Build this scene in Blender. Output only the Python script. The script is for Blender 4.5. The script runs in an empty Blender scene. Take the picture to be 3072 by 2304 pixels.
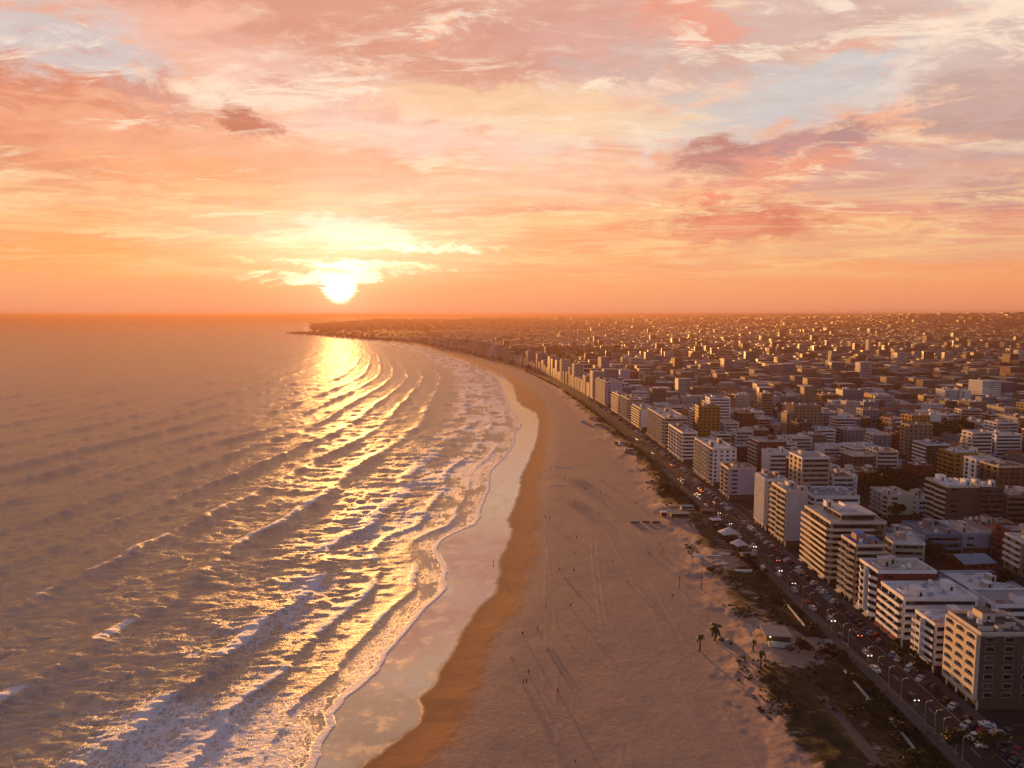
import bpy, bmesh, math, random
import numpy as np
from mathutils import Vector, Matrix
R = math.radians
SC = bpy.context.scene
COL = SC.collection

# ------------------------------------------------------------------ camera
H, F, PITCH = 120.0, 2150.0, math.atan(207 / 2150)
cam_d = bpy.data.cameras.new('camera')
cam_d.sensor_width = 36.0
cam_d.lens = F / 3072 * 36
cam_d.clip_start = 1.0
cam_d.clip_end = 120000.0
cam = bpy.data.objects.new('camera', cam_d)
cam.location = (0, 0, H)
cam.rotation_euler = (R(90) - PITCH, 0, 0)
COL.objects.link(cam)
SC.camera = cam

# ------------------------------------------------------------------ exposure
EXPO = 1.9
KS = 2 ** -EXPO
SC.view_settings.view_transform = 'Standard'
SC.view_settings.look = 'None'
SC.view_settings.exposure = EXPO
SC.view_settings.gamma = 1.0
SC.view_settings.use_curve_mapping = False
SC.cycles.max_bounces = 5
SC.cycles.diffuse_bounces = 2
SC.cycles.glossy_bounces = 3
SC.cycles.volume_bounces = 0
SC.cycles.caustics_reflective = False
SC.cycles.sample_clamp_direct = 1.4
SC.cycles.sample_clamp_indirect = 2.0

# ------------------------------------------------------------------ geometry of the view (for placing things on the ground)
def up(px, py, z=0.0):
    """a point of the photograph (3072 px wide) on the level z -> world x, y"""
    a = (px - 1536) / F; b = (1152 - py) / F
    dy = math.cos(PITCH) + b * math.sin(PITCH); dz = -math.sin(PITCH) + b * math.cos(PITCH)
    k = (z - H) / dz
    return a * k, dy * k
def sky_dir(px, py):
    a = (px - 1536) / F; b = (1152 - py) / F
    dy = math.cos(PITCH) + b * math.sin(PITCH); dz = -math.sin(PITCH) + b * math.cos(PITCH)
    return math.atan2(a, dy), math.atan2(dz, math.hypot(a, dy))
SUN_AZ, SUN_EL = sky_dir(1018, 872)          # azimuth from +Y towards +X

def srgb(r, g, b):
    f = lambda c: (c / 255 / 12.92) if c <= 10 else ((c / 255 + 0.055) / 1.055) ** 2.4
    return (f(r), f(g), f(b), 1.0)

# ------------------------------------------------------------------ node helper
class NT:
    def __init__(s, tree): s.t = tree; s.n = tree.nodes; s.l = tree.links
    def node(s, typ, **kw):
        n = s.n.new(typ)
        for k, v in kw.items(): setattr(n, k, v)
        return n
    def put(s, n, key, v):
        if v is None: return
        if hasattr(v, 'is_linked') or isinstance(v, bpy.types.NodeSocket): s.l.new(v, n.inputs[key])
        else:
            i = n.inputs[key]
            if isinstance(v, (tuple, list)) and len(v) == 4 and i.type == 'VECTOR': v = v[:3]
            i.default_value = v
    def m(s, op, a, b=None, c=None, clamp=False):
        n = s.node('ShaderNodeMath', operation=op, use_clamp=clamp)
        s.put(n, 0, a); s.put(n, 1, b); s.put(n, 2, c); return n.outputs[0]
    def vm(s, op, a, b=None, out=0):
        n = s.node('ShaderNodeVectorMath', operation=op); s.put(n, 0, a); s.put(n, 1, b); return n.outputs[out]
    def scale(s, a, f):
        n = s.node('ShaderNodeVectorMath', operation='SCALE'); s.put(n, 0, a); s.put(n, 3, f); return n.outputs[0]
    def xyz(s, x, y, z):
        n = s.node('ShaderNodeCombineXYZ'); s.put(n, 0, x); s.put(n, 1, y); s.put(n, 2, z); return n.outputs[0]
    def sep(s, v):
        n = s.node('ShaderNodeSeparateXYZ'); s.put(n, 0, v); return n.outputs
    def mr(s, v, a, b, c=0.0, d=1.0, mode='SMOOTHSTEP'):
        n = s.node('ShaderNodeMapRange', interpolation_type=mode)
        s.put(n, 0, v); s.put(n, 1, a); s.put(n, 2, b); s.put(n, 3, c); s.put(n, 4, d); return n.outputs[0]
    def mix(s, f, a, b, mode='MIX'):
        n = s.node('ShaderNodeMix', data_type='RGBA', blend_type=mode)
        s.put(n, 0, f); s.put(n, 6, a); s.put(n, 7, b); return n.outputs[2]
    def noise(s, v, scale, detail=3.0, rough=0.55, dist=0.0, out=0, lac=2.0):
        n = s.node('ShaderNodeTexNoise'); s.put(n, 'Vector', v)
        s.put(n, 'Scale', scale); s.put(n, 'Detail', detail); s.put(n, 'Roughness', rough); s.put(n, 'Distortion', dist); s.put(n, 'Lacunarity', lac)
        return n.outputs[out]
    def mapping(s, v, loc=(0, 0, 0), rot=(0, 0, 0), sc=(1, 1, 1), typ='POINT'):
        n = s.node('ShaderNodeMapping', vector_type=typ); s.put(n, 0, v)
        n.inputs[1].default_value = loc; n.inputs[2].default_value = rot; n.inputs[3].default_value = sc; return n.outputs[0]
    def ramp(s, f, stops, interp='LINEAR'):
        n = s.node('ShaderNodeValToRGB'); cr = n.color_ramp; cr.interpolation = interp
        while len(cr.elements) > 1: cr.elements.remove(cr.elements[-1])
        cr.elements[0].position = stops[0][0]; cr.elements[0].color = stops[0][1]
        for p, c in stops[1:]:
            e = cr.elements.new(p); e.color = c
        s.put(n, 0, f); return n.outputs[0]

# ------------------------------------------------------------------ sky
def build_world():
    w = bpy.data.worlds.new('World'); SC.world = w; w.use_nodes = True
    w.node_tree.nodes.clear()
    t = NT(w.node_tree)
    tc = t.node('ShaderNodeTexCoord')
    d = t.vm('NORMALIZE', tc.outputs['Generated'])
    x, y, z = t.sep(d)
    az = t.m('ARCTAN2', x, y)
    el = t.m('ARCSINE', z)
    deg = 180 / math.pi
    # plane of a cloud deck overhead
    k = t.m('DIVIDE', 1.0, t.m('ADD', t.m('MAXIMUM', z, 0.0), 0.16))
    cp = t.xyz(t.m('MULTIPLY', x, k), t.m('MULTIPLY', y, k), 0.0)
    # base gradients: towards the sun, and away from it
    eld = t.m('MULTIPLY', el, deg / 90.0)
    S = srgb
    front = t.ramp(eld, [(0.0, S(240, 156, 118)), (0.022, S(250, 166, 112)), (0.055, S(252, 180, 122)), (0.10, S(253, 190, 142)), (0.15, S(248, 206, 178)),
                         (0.21, S(236, 206, 190)), (0.27, S(238, 192, 156)), (0.37, S(178, 132, 104)), (0.52, S(78, 80, 106)), (1.0, S(48, 66, 112))])
    back = t.ramp(eld, [(0.0, S(168, 156, 162)), (0.12, S(196, 192, 202)), (0.3, S(160, 166, 190)), (0.5, S(64, 84, 130)), (1.0, S(48, 66, 112))])
    toward = t.mr(t.m('COSINE', t.m('SUBTRACT', az, SUN_AZ)), 0.22, 0.66)
    base = t.mix(toward, back, front)
    # right side a little pinker, duller
    side = t.mr(az, 0.05, 0.75)
    base = t.mix(t.m('MULTIPLY', side, 0.35), base, t.mix(1.0, base, S(236, 214, 212), 'MULTIPLY'))
    # distortion of the hand placed cloud banks
    ae = t.xyz(az, el, 0.0)
    ns = t.noise(t.mapping(ae, sc=(5.0, 13.0, 1)), 1.5, 8.0, 0.70, 0.25, out=1)
    ns = t.scale(t.vm('SUBTRACT', ns, (0.5, 0.5, 0.5)), 1.0)
    ns = t.vm('MULTIPLY', ns, (0.20, 0.07, 0.0))
    aed = t.vm('ADD', ae, ns)
    nb = t.noise(t.mapping(ae, sc=(5.0, 15.0, 1)), 2.4, 9.0, 0.66, 0.5)
    nb3 = t.m('MULTIPLY', t.m('SUBTRACT', nb, 0.5), 3.2)
    def blob(px, py, rx, ry, rot=0.0, soft=0.2):
        a0, e0 = sky_dir(px, py)
        v = t.mapping(aed, (a0, e0, 0), (0, 0, R(rot)), (rx / F, ry / F, 1), 'TEXTURE')
        ln = t.vm('LENGTH', v, out=1)
        return t.mr(t.m('SUBTRACT', ln, nb3), 1.25, .35 + soft * .5)
    col = base
    # thin veil: wide drifting streaks, different tints
    n1 = t.noise(t.mapping(cp, (3.1, 1.7, 0), (0, 0, R(24)), (0.62, 1.9, 1)), 0.95, 8.0, 0.60, 0.55)
    n2 = t.noise(t.mapping(cp, (8.3, 4.1, 0), (0, 0, R(12)), (0.85, 2.1, 1)), 1.7, 8.0, 0.62, 0.35)
    n3 = t.noise(t.mapping(cp, (1.9, 9.4, 0), (0, 0, R(-18)), (0.9, 2.2, 1)), 3.2, 9.0, 0.65, 0.5)
    hi = t.mr(el, R(1.2), R(8))
    # clouds away from the sunset and overhead are grey blue, not lit
    col = t.mix(t.m('MULTIPLY', t.mr(n2, 0.42, 0.60), .5), col, t.mix(toward, S(150, 150, 168), col))
    hi = t.m('MULTIPLY', hi, t.m('MULTIPLY', toward, t.mr(el, R(44), R(25))))
    peach = t.mix(t.mr(el, R(5), R(20)), S(250, 170, 120), S(236, 172, 148))
    col = t.mix(t.m('MULTIPLY', t.m('MULTIPLY', t.mr(n1, 0.42, 0.58), hi), 0.8), col, peach)
    cream = t.mix(t.mr(el, R(4), R(17)), S(255, 212, 150), S(255, 228, 200))
    creammask = t.m('MULTIPLY', t.mr(n2, 0.47, 0.60), t.mr(n3, 0.38, 0.56))
    col = t.mix(t.m('MULTIPLY', t.m('MULTIPLY', creammask, hi), 0.75), col, cream)
    wz = t.noise(t.mapping(cp, (2.2, 6.1, 0), (0, 0, R(28)), (0.75, 1.9, 1)), 2.4, 8.0, 0.68, 1.1)
    wy = t.noise(t.mapping(cp, (12.2, 3.3, 0), (0, 0, R(5)), (0.7, 1.2, 1)), 0.9, 4.0, 0.5, 0.3)
    wisp = t.m('MULTIPLY', t.mr(wz, 0.47, 0.60), t.mr(wy, 0.40, 0.56))
    col = t.mix(t.m('MULTIPLY', t.m('MULTIPLY', wisp, hi), 0.7), col, cream)
    dz_ = t.noise(t.mapping(cp, (7.7, 1.1, 0), (0, 0, R(18)), (0.7, 2.0, 1)), 1.3, 8.0, 0.66, 0.8)
    dk = t.m('MULTIPLY', t.mr(dz_, 0.50, 0.60), hi)
    col = t.mix(t.m('MULTIPLY', dk, 0.55), col, t.mix(side, S(236, 158, 126), S(206, 158, 150)))
    # banks placed by direction
    B = [ # px, py, rx, ry, rot, colour, strength, softness
        (100, 150, 330, 110, 8, S(208, 200, 200), .85, .2), (330, 420, 330, 60, -8, S(216, 200, 198), .5, .1),
        (560, 60, 260, 120, -25, S(250, 190, 165), .6, .2),
        (1250, 110, 680, 190, -6, S(218, 152, 128), .92, .1), (1800, 110, 420, 130, -10, S(220, 165, 150), .8, .3),
        (2340, 90, 560, 120, 8, S(212, 182, 172), .75, .3), (2050, 60, 170, 60, -22, S(246, 160, 130), .7, .1),
        (1050, 330, 420, 110, -12, S(240, 190, 175), .6, .3), (1330, 90, 60, 30, 30, S(250, 165, 115), .6, .2),
        (2330, 300, 560, 85, 8, S(206, 202, 200), .8, .2), (2700, 240, 520, 60, 14, S(206, 200, 200), .6, .2),
        (2950, 90, 300, 60, 24, S(250, 222, 200), .6, .25),
        (1600, 340, 560, 70, -5, S(254, 214, 170), .7, .3), (1400, 430, 560, 60, -4, S(255, 222, 200), .5, .25),
        (230, 350, 560, 120, -8, S(222, 142, 112), 1.0, .1), (130, 430, 480, 95, 2, S(230, 150, 114), .95, .1),
        (480, 330, 140, 50, -12, S(214, 156, 138), .8, .2), (620, 470, 520, 80, -8, S(246, 172, 134), .8, .35), (900, 470, 460, 60, -6, S(246, 180, 146), .65, .35),
        (620, 560, 330, 75, -4, S(250, 172, 122), .85, .35), (740, 358, 84, 40, -22, S(200, 126, 102), 1.0, .0), (840, 268, 60, 22, -8, S(226, 160, 140), .7, .3),
        (1500, 560, 760, 60, 2, S(250, 196, 168), .5, .35),
        (120, 700, 280, 60, 0, S(250, 168, 106), .6, .3), (560, 770, 620, 46, 2, S(254, 170, 98), .55, .35),
        (2190, 470, 150, 62, 4, S(198, 138, 126), 1.0, .1), (2330, 440, 130, 36, 10, S(196, 146, 140), .95, .3), (2570, 410, 110, 38, 12, S(190, 142, 138), .95, .3),
        (2400, 500, 260, 56, 2, S(240, 156, 128), .9, .35), (2150, 600, 66, 18, 2, S(240, 142, 114), .9, .3), (2280, 665, 320, 56, 3, S(222, 130, 104), 1.0, .1),
        (2160, 690, 170, 36, 5, S(238, 150, 118), .8, .3), (2650, 600, 330, 60, -6, S(232, 158, 134), .75, .35), (2850, 520, 400, 70, -4, S(214, 164, 150), .75, .35),
        (3010, 340, 200, 85, -10, S(198, 160, 150), .95, .35), (3000, 200, 170, 110, 0, S(208, 174, 164), .7, .35), (2760, 470, 200, 30, 0, S(212, 172, 166), .6, .3),
        (2980, 660, 220, 60, -4, S(228, 150, 128), .8, .35), (2700, 730, 520, 46, 0, S(236, 170, 132), .6, .35), (3020, 560, 160, 40, 4, S(200, 150, 140), .7, .3),
        (1850, 700, 200, 34, 2, S(248, 160, 120), .65, .3),             ]
    for (px, py, rx, ry, rot, c, st, soft) in B:
        col = t.mix(t.m('MULTIPLY', blob(px, py, rx, ry, rot, soft), st), col, c)
    w5 = t.noise(t.mapping(cp, (4.1, 7.7, 0), (0, 0, R(22)), (0.85, 2.0, 1)), 3.2, 8.0, 0.70, 0.9)
    w6 = t.noise(t.mapping(cp, (1.1, 2.7, 0), (0, 0, R(-10)), (0.8, 1.3, 1)), 1.6, 5.0, 0.55, 0.3)
    wm = t.m('MULTIPLY', t.mr(w5, 0.50, 0.62), t.mr(w6, 0.45, 0.58))
    col = t.mix(t.m('MULTIPLY', t.m('MULTIPLY', wm, hi), 0.75), col, t.mix(t.mr(el, R(4), R(17)), S(255, 220, 165), S(255, 232, 208)))
    # fine flecks of brighter and darker cloud over everything
    n4 = t.noise(t.mapping(cp, (5.5, 2.4, 0), (0, 0, R(20)), (1.0, 2.2, 1)), 5.0, 8.0, 0.68, 0.4)
    fl = t.m('MULTIPLY', t.m('SUBTRACT', n4, 0.5), t.mr(el, R(1), R(7), 0.12, 0.55, 'LINEAR'))
    col = t.vm('MULTIPLY', col, t.xyz(t.m('ADD', 1.0, t.m('MULTIPLY', fl, .5)), t.m('ADD', 1.0, t.m('MULTIPLY', fl, .8)), t.m('ADD', 1.0, t.m('MULTIPLY', fl, 1.0))))
    # low banded streaks near the horizon
    band = t.noise(t.mapping(ae, sc=(2.2, 34.0, 1)), 1.8, 7.0, 0.6, 0.6)
    bm_ = t.m('MULTIPLY', t.mr(band, 0.47, 0.62), t.m('MULTIPLY', t.mr(el, R(2.3), R(4)), t.mr(el, R(12), R(7))))
    bm_ = t.m('MULTIPLY', bm_, toward)
    col = t.mix(t.m('MULTIPLY', bm_, .45), col, S(255, 214, 150))
    # the sun behind thin cloud and its glow
    sd = (math.sin(SUN_AZ) * math.cos(SUN_EL), math.cos(SUN_AZ) * math.cos(SUN_EL), math.sin(SUN_EL))
    dot = t.vm('DOT_PRODUCT', d, sd, out=1)
    ang = t.m('ARCCOSINE', t.m('MINIMUM', dot, 1.0))
    g1 = t.m('EXPONENT', t.m('MULTIPLY', ang, -1 / R(2.3)))
    g2 = t.m('EXPONENT', t.m('MULTIPLY', ang, -1 / R(9.0)))
    def add(c, col_, s): return t.vm('ADD', c, t.scale(col_, s))
    col = add(col, (0.42, 0.33, 0.24, 1), t.m('MULTIPLY', g1, .6))
    col = add(col, (0.18, 0.09, 0.03, 1), g2)
    bright = blob(1030, 692, 200, 50, -4, 0.0)
    av, ev = sky_dir(1030, 720)
    sv = t.mapping(ae, (av, ev, 0), (0, 0, 0), (560 / F, 150 / F, 1), 'TEXTURE')
    softb = t.mr(t.vm('LENGTH', sv, out=1), 1.2, 0.0)
    col = add(col, (.30, .27, .24, 1), softb)
    bright2 = blob(1200, 745, 280, 12, 1, 0.1)
    bright3 = blob(1010, 828, 220, 17, 2, 0.1)
    bright4 = blob(1080, 800, 300, 8, -2, 0.1)
    bright5 = blob(1030, 800, 70, 16, 0, 0.1)
    for b, s_, c in ((bright, .26, (1.0, .92, .80, 1)), (bright2, .45, (1, .88, .66, 1)), (bright3, .8, (1, .9, .6, 1)), (bright4, .6, (1, .8, .45, 1)), (bright5, .5, (1, .9, .6, 1))):
        col = add(col, c, t.m('MULTIPLY', b, s_))
    # disc, trimmed by the band of cloud above it
    a0, e0 = sky_dir(1018, 872)
    rag = t.noise(t.mapping(ae, sc=(20, 300, 1)), 1.5, 4.0, .6)
    ddx = t.m('MULTIPLY', t.m('SUBTRACT', az, a0), 1.0)
    dde = t.m('SUBTRACT', el, e0 + R(.55))
    wdt = t.m('ADD', 1.0, t.m('MULTIPLY', t.m('SUBTRACT', rag, .5), 1.6))
    rr = t.m('SQRT', t.m('ADD', t.m('POWER', t.m('DIVIDE', ddx, t.m('MULTIPLY', wdt, R(1.3))), 2.0), t.m('POWER', t.m('DIVIDE', dde, R(1.55)), 2.0)))
    top = t.mr(dde, R(.75), R(.2))
    disc = t.m('MULTIPLY', t.mr(rr, 1.12, .62), top)
    col = add(col, (3.0, 2.4, 1.5, 1), disc)
    # ground side of the world
    col = t.mix(t.mr(el, R(-0.2), R(-2.5)), col, (0.05, 0.035, 0.03, 1))
    nish = t.node('ShaderNodeTexSky', sky_type='NISHITA', sun_disc=False)
    nish.sun_elevation = SUN_EL; nish.sun_rotation = SUN_AZ; nish.altitude = 100.0; nish.dust_density = 3.0
    bg1 = t.node('ShaderNodeBackground'); t.put(bg1, 0, col); t.put(bg1, 1, KS)
    bg2 = t.node('ShaderNodeBackground'); t.put(bg2, 0, t.mix(1.0, nish.outputs[0], (.10, .09, .12, 1), 'MULTIPLY')); t.put(bg2, 1, 0.05 * KS)
    ad = t.node('ShaderNodeAddShader'); t.l.new(bg1.outputs[0], ad.inputs[0]); t.l.new(bg2.outputs[0], ad.inputs[1])
    out = t.node('ShaderNodeOutputWorld'); t.l.new(ad.outputs[0], out.inputs['Surface'])
    w.cycles.sampling_method = 'MANUAL'; w.cycles.sample_map_resolution = 1024
build_world()

# ------------------------------------------------------------------ sun
sl = bpy.data.lights.new('sun', 'SUN'); sl.energy = 5.0; sl.angle = R(2.2); sl.color = (1.0, 0.43, 0.115)
so = bpy.data.objects.new('sun', sl); COL.objects.link(so)
so.rotation_euler = Vector((math.sin(SUN_AZ) * math.cos(SUN_EL), math.cos(SUN_AZ) * math.cos(SUN_EL), math.sin(SUN_EL))).to_track_quat('Z', 'Y').to_euler()
so.location = (-2000, 9000, 800)

# ------------------------------------------------------------------ numpy noise
def _hash(ix, iy, seed):
    h = (ix.astype(np.int64) * 374761393 + iy.astype(np.int64) * 668265263 + seed * 1274126177) & 0xffffffff
    h = ((h ^ (h >> 13)) * 1274126177) & 0xffffffff
    h = (h ^ (h >> 16)) & 0xffffffff
    return h.astype(np.float64) / 0xffffffff
def vnoise(x, y, seed=0):
    ix = np.floor(x); iy = np.floor(y); fx = x - ix; fy = y - iy
    fx = fx * fx * fx * (fx * (fx * 6 - 15) + 10); fy = fy * fy * fy * (fy * (fy * 6 - 15) + 10)
    a = _hash(ix, iy, seed); b = _hash(ix + 1, iy, seed); c = _hash(ix, iy + 1, seed); d = _hash(ix + 1, iy + 1, seed)
    return (a + (b - a) * fx) * (1 - fy) + (c + (d - c) * fx) * fy
def fbm(x, y, oct=4, seed=0, gain=0.5):
    s = 0; a = 1; t = 0
    for i in range(oct):
        s = s + a * vnoise(x * 2 ** i + 13.7 * i, y * 2 ** i - 7.1 * i, seed + i); t += a; a *= gain
    return s / t            # about 0..1
def sstep(v, a, b):
    t = np.clip((v - a) / (b - a), 0, 1); return t * t * (3 - 2 * t)

# ------------------------------------------------------------------ the lines of the coast: x as a function of y (metres)
def line(pts, extra=()):
    p = sorted([(y, x) for x, y in pts] + [(y, x) for x, y in extra])
    return np.array([q[0] for q in p], float), np.array([q[1] for q in p], float)
FAR = [(-1175, 4278), (-1500, 4720), (-1440, 5160), (-1900, 6700), (-2570, 9200), (-4200, 14000), (-8000, 26000), (-15000, 60000)]
FOAM = line([(-50, 60), (-52, 150), (-52, 185), (-53, 192), (-52, 200), (-54, 206), (-52, 214), (-48, 222), (-45, 231), (-44, 239), (-43, 250), (-41, 259), (-37, 274), (-35, 285), (-31, 295), (-28, 305), (-29, 319), (-32, 338), (-38, 358), (-37, 374), (-31, 386), (-20, 403), (-19, 423), (-16, 467), (-15, 500), (-16, 537), (-12, 571), (0, 631), (4, 705), (10, 781), (-2, 918), (-12, 1113), (-25, 1312), (-45, 1480), (-85, 1667), (-132, 1869), (-228, 2283), (-385, 2799), (-600, 3295), (-874, 3761)], FAR)
WET = line([(-45, 60), (-44, 165), (-39, 181), (-32, 192), (-27, 201), (-27, 206), (-28, 214), (-24, 222), (-23, 234), (-20, 248), (-19, 261), (-13, 285), (-7, 300), (-5, 316), (-6, 341), (0, 374), (1, 394), (-2, 408), (3, 444), (6, 480), (9, 537), (18, 610), (28, 719), (32, 815), (31, 874), (15, 942), (8, 1020), (3, 1224), (-15, 1412), (-66, 1667), (-116, 1869), (-215, 2283), (-372, 2799), (-587, 3295), (-863, 3761)], FAR)
DAMP = line([(-25, 60), (-22, 180), (-14, 201), (-10, 234), (-8, 259), (3, 290), (10, 341), (15, 413), (17, 493), (28, 610), (42, 798), (44, 967), (30, 1148), (14, 1312), (-36, 1595), (-90, 1869), (-190, 2283), (-350, 2799)], [(a + 6, b) for a, b in FAR])
VEG = line([(76, 60), (76, 180), (75, 188), (75, 212), (77, 228), (90, 262), (85, 276), (87, 295), (88, 323), (91, 351), (97, 397), (91, 430), (95, 481), (100, 557), (99, 627), (95, 696), (91, 759), (83, 960), (66, 1229), (40, 1396), (-5, 1620), (-62, 1869), (-165, 2283), (-325, 2799)], [(a + 12, b) for a, b in FAR])
ROAD = line([(124.5, 0), (124.5, 300), (124, 430), (122.5, 530), (120, 640), (116, 760), (105, 933), (88, 1150), (50, 1440), (0, 1690), (-50, 1880), (-150, 2290), (-308, 2800), (-520, 3300), (-790, 3770)])
def L(tab, y): return np.interp(y, tab[0], tab[1])
def smooth_line(tab, w=60.0):
    ys = np.concatenate([np.arange(0, 1500, 8.0), np.arange(1500, 6000, 40.0), np.geomspace(6000, 60000, 60)])
    xs = np.zeros_like(ys)
    for k in np.linspace(-1, 1, 9): xs += L(tab, ys + k * (w + ys * 0.05))
    return ys, xs / 9
FOAM_S = smooth_line(FOAM)
ROAD_S = smooth_line(ROAD, 30)
def slope(tab, y, h=20.0): return (L(tab, y + h) - L(tab, y - h)) / (2 * h)
CITY_Z = 3.0

def foam_x(y):
    return L(FOAM, y) + 2.6 * (fbm(y / 11.0, y * 0 + 3.3, 3, 5) - 0.5) + np.minimum(y, 1500) / 1500 * 9 * (fbm(y / 45.0, y * 0 + 1.3, 2, 6) - 0.5)
def wet_x(y):
    return L(WET, y) + 3.0 * (fbm(y / 9.0, y * 0 + 8.3, 3, 15) - 0.5)

def hills(x, y):
    r = np.hypot(x, y)
    e = sstep(r, 5000, 11000) * (0.3 + 0.7 * sstep(x / np.maximum(y, 1), 0.05, 0.65)) * (30 + 90 * fbm(x / 2600, y / 2600, 3, 77))
    e += sstep(r, 3000, 5200) * 8 * fbm(x / 700, y / 700, 3, 31) + sstep(r, 6500, 9500) * (12 + 30 * fbm(x / 1500, y / 1500, 3, 32)) + sstep(r, 14000, 20000) * 40 * fbm(x / 5000, y / 5000, 3, 33)
    return e * sstep(x - L(VEG, y), 30, 900)

def terrain_z(x, y):
    xf = foam_x(y); xw = wet_x(y); xd = L(DAMP, y); xv = L(VEG, y)
    near = sstep(-y, -4200, -2500)
    z = np.where(x < xf, -0.02 + np.maximum((x - xf) * 0.035, -5), (x - xf) * 0.004)
    rise = sstep(x, xw - 1.0, np.maximum(xd, xw + 6) + 12.0)
    z = z + .9 * rise
    dry = sstep(x, xd - 4, xd + 10)
    und = 0.32 * (fbm(x / 26, y / 34, 3, 2) - 0.5) + 0.11 * (fbm(x / 5.5, y / 8, 3, 9) - 0.5)
    inland = sstep(x, xv - 8, xv + 12)
    z = z + dry * (1 - inland) * und
    dune = sstep(x, xv - 16, xv + 2) * (1 - sstep(x, xv + 8, xv + 20))
    z = z + dune * 2.4 * np.clip(fbm(x / 9, y / 13, 4, 21) - 0.36, 0, 1)
    z = z * (1 - inland) + inland * (CITY_Z + (z - .9) * (1 - sstep(x, xv + 8, xv + 20)))
    return z + hills(x, y)

# ------------------------------------------------------------------ polar sheets
def ring_angles(lo, hi, step):
    a = np.arange(R(lo), R(hi), step)
    back = np.linspace(R(hi), R(lo) + 2 * math.pi, 60, endpoint=False)
    return np.concatenate([a, back]), True
def radii(r0, rmax, px, mn):
    r = [r0]
    while r[-1] < rmax: r.append(r[-1] + max(mn, px * r[-1] ** 2 / (H * 717), 0.0))
    return np.array(r)
def sheet(name, fz, th, rs, closed, attrs, mats):
    T, Rr = np.meshgrid(th, rs)
    X = (np.sin(T) * Rr); Y = (np.cos(T) * Rr)
    Z, A = fz(X, Y)
    n = X.size; nr, nt = X.shape
    co = np.empty((n, 3), np.float32); co[:, 0] = X.ravel(); co[:, 1] = Y.ravel(); co[:, 2] = Z.ravel()
    idx = np.arange(n).reshape(nr, nt)
    if closed: nx = np.roll(idx, -1, axis=1); a = idx[:-1]; b = nx[:-1]; c = nx[1:]; d = idx[1:]
    else: a = idx[:-1, :-1]; b = idx[:-1, 1:]; c = idx[1:, 1:]; d = idx[1:, :-1]
    q = np.stack([a, d, c, b], -1).reshape(-1, 4)
    return grid_mesh(name, co, q, A, mats)
def grid_mesh(name, co, q, A, mats):
    me = bpy.data.meshes.new(name)
    me.vertices.add(len(co)); me.vertices.foreach_set('co', co.ravel())
    me.loops.add(q.size); me.loops.foreach_set('vertex_index', q.ravel().astype(np.int32))
    me.polygons.add(len(q)); me.polygons.foreach_set('loop_start', np.arange(0, q.size, q.shape[1], dtype=np.int32))
    me.polygons.foreach_set('use_smooth', np.ones(len(q), bool))
    me.update()
    for k, v in A.items():
        at = me.attributes.new(k, 'FLOAT', 'POINT'); at.data.foreach_set('value', v.ravel().astype(np.float32))
    for m_ in mats: me.materials.append(m_)
    o = bpy.data.objects.new(name, me); COL.objects.link(o); return o
def structure(o): o['kind'] = 'structure'; return o
def stuff(o, label, cat): o['kind'] = 'stuff'; o['label'] = label; o['category'] = cat; return o

# ------------------------------------------------------------------ materials
def new_mat(name):
    m_ = bpy.data.materials.new(name); m_.use_nodes = True; m_.node_tree.nodes.clear(); t = NT(m_.node_tree)
    p = t.node('ShaderNodeBsdfPrincipled'); o = t.node('ShaderNodeOutputMaterial'); t.l.new(p.outputs[0], o.inputs[0])
    return m_, t, p
def attr(t, name): return t.node('ShaderNodeAttribute', attribute_name=name).outputs['Fac']

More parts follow.
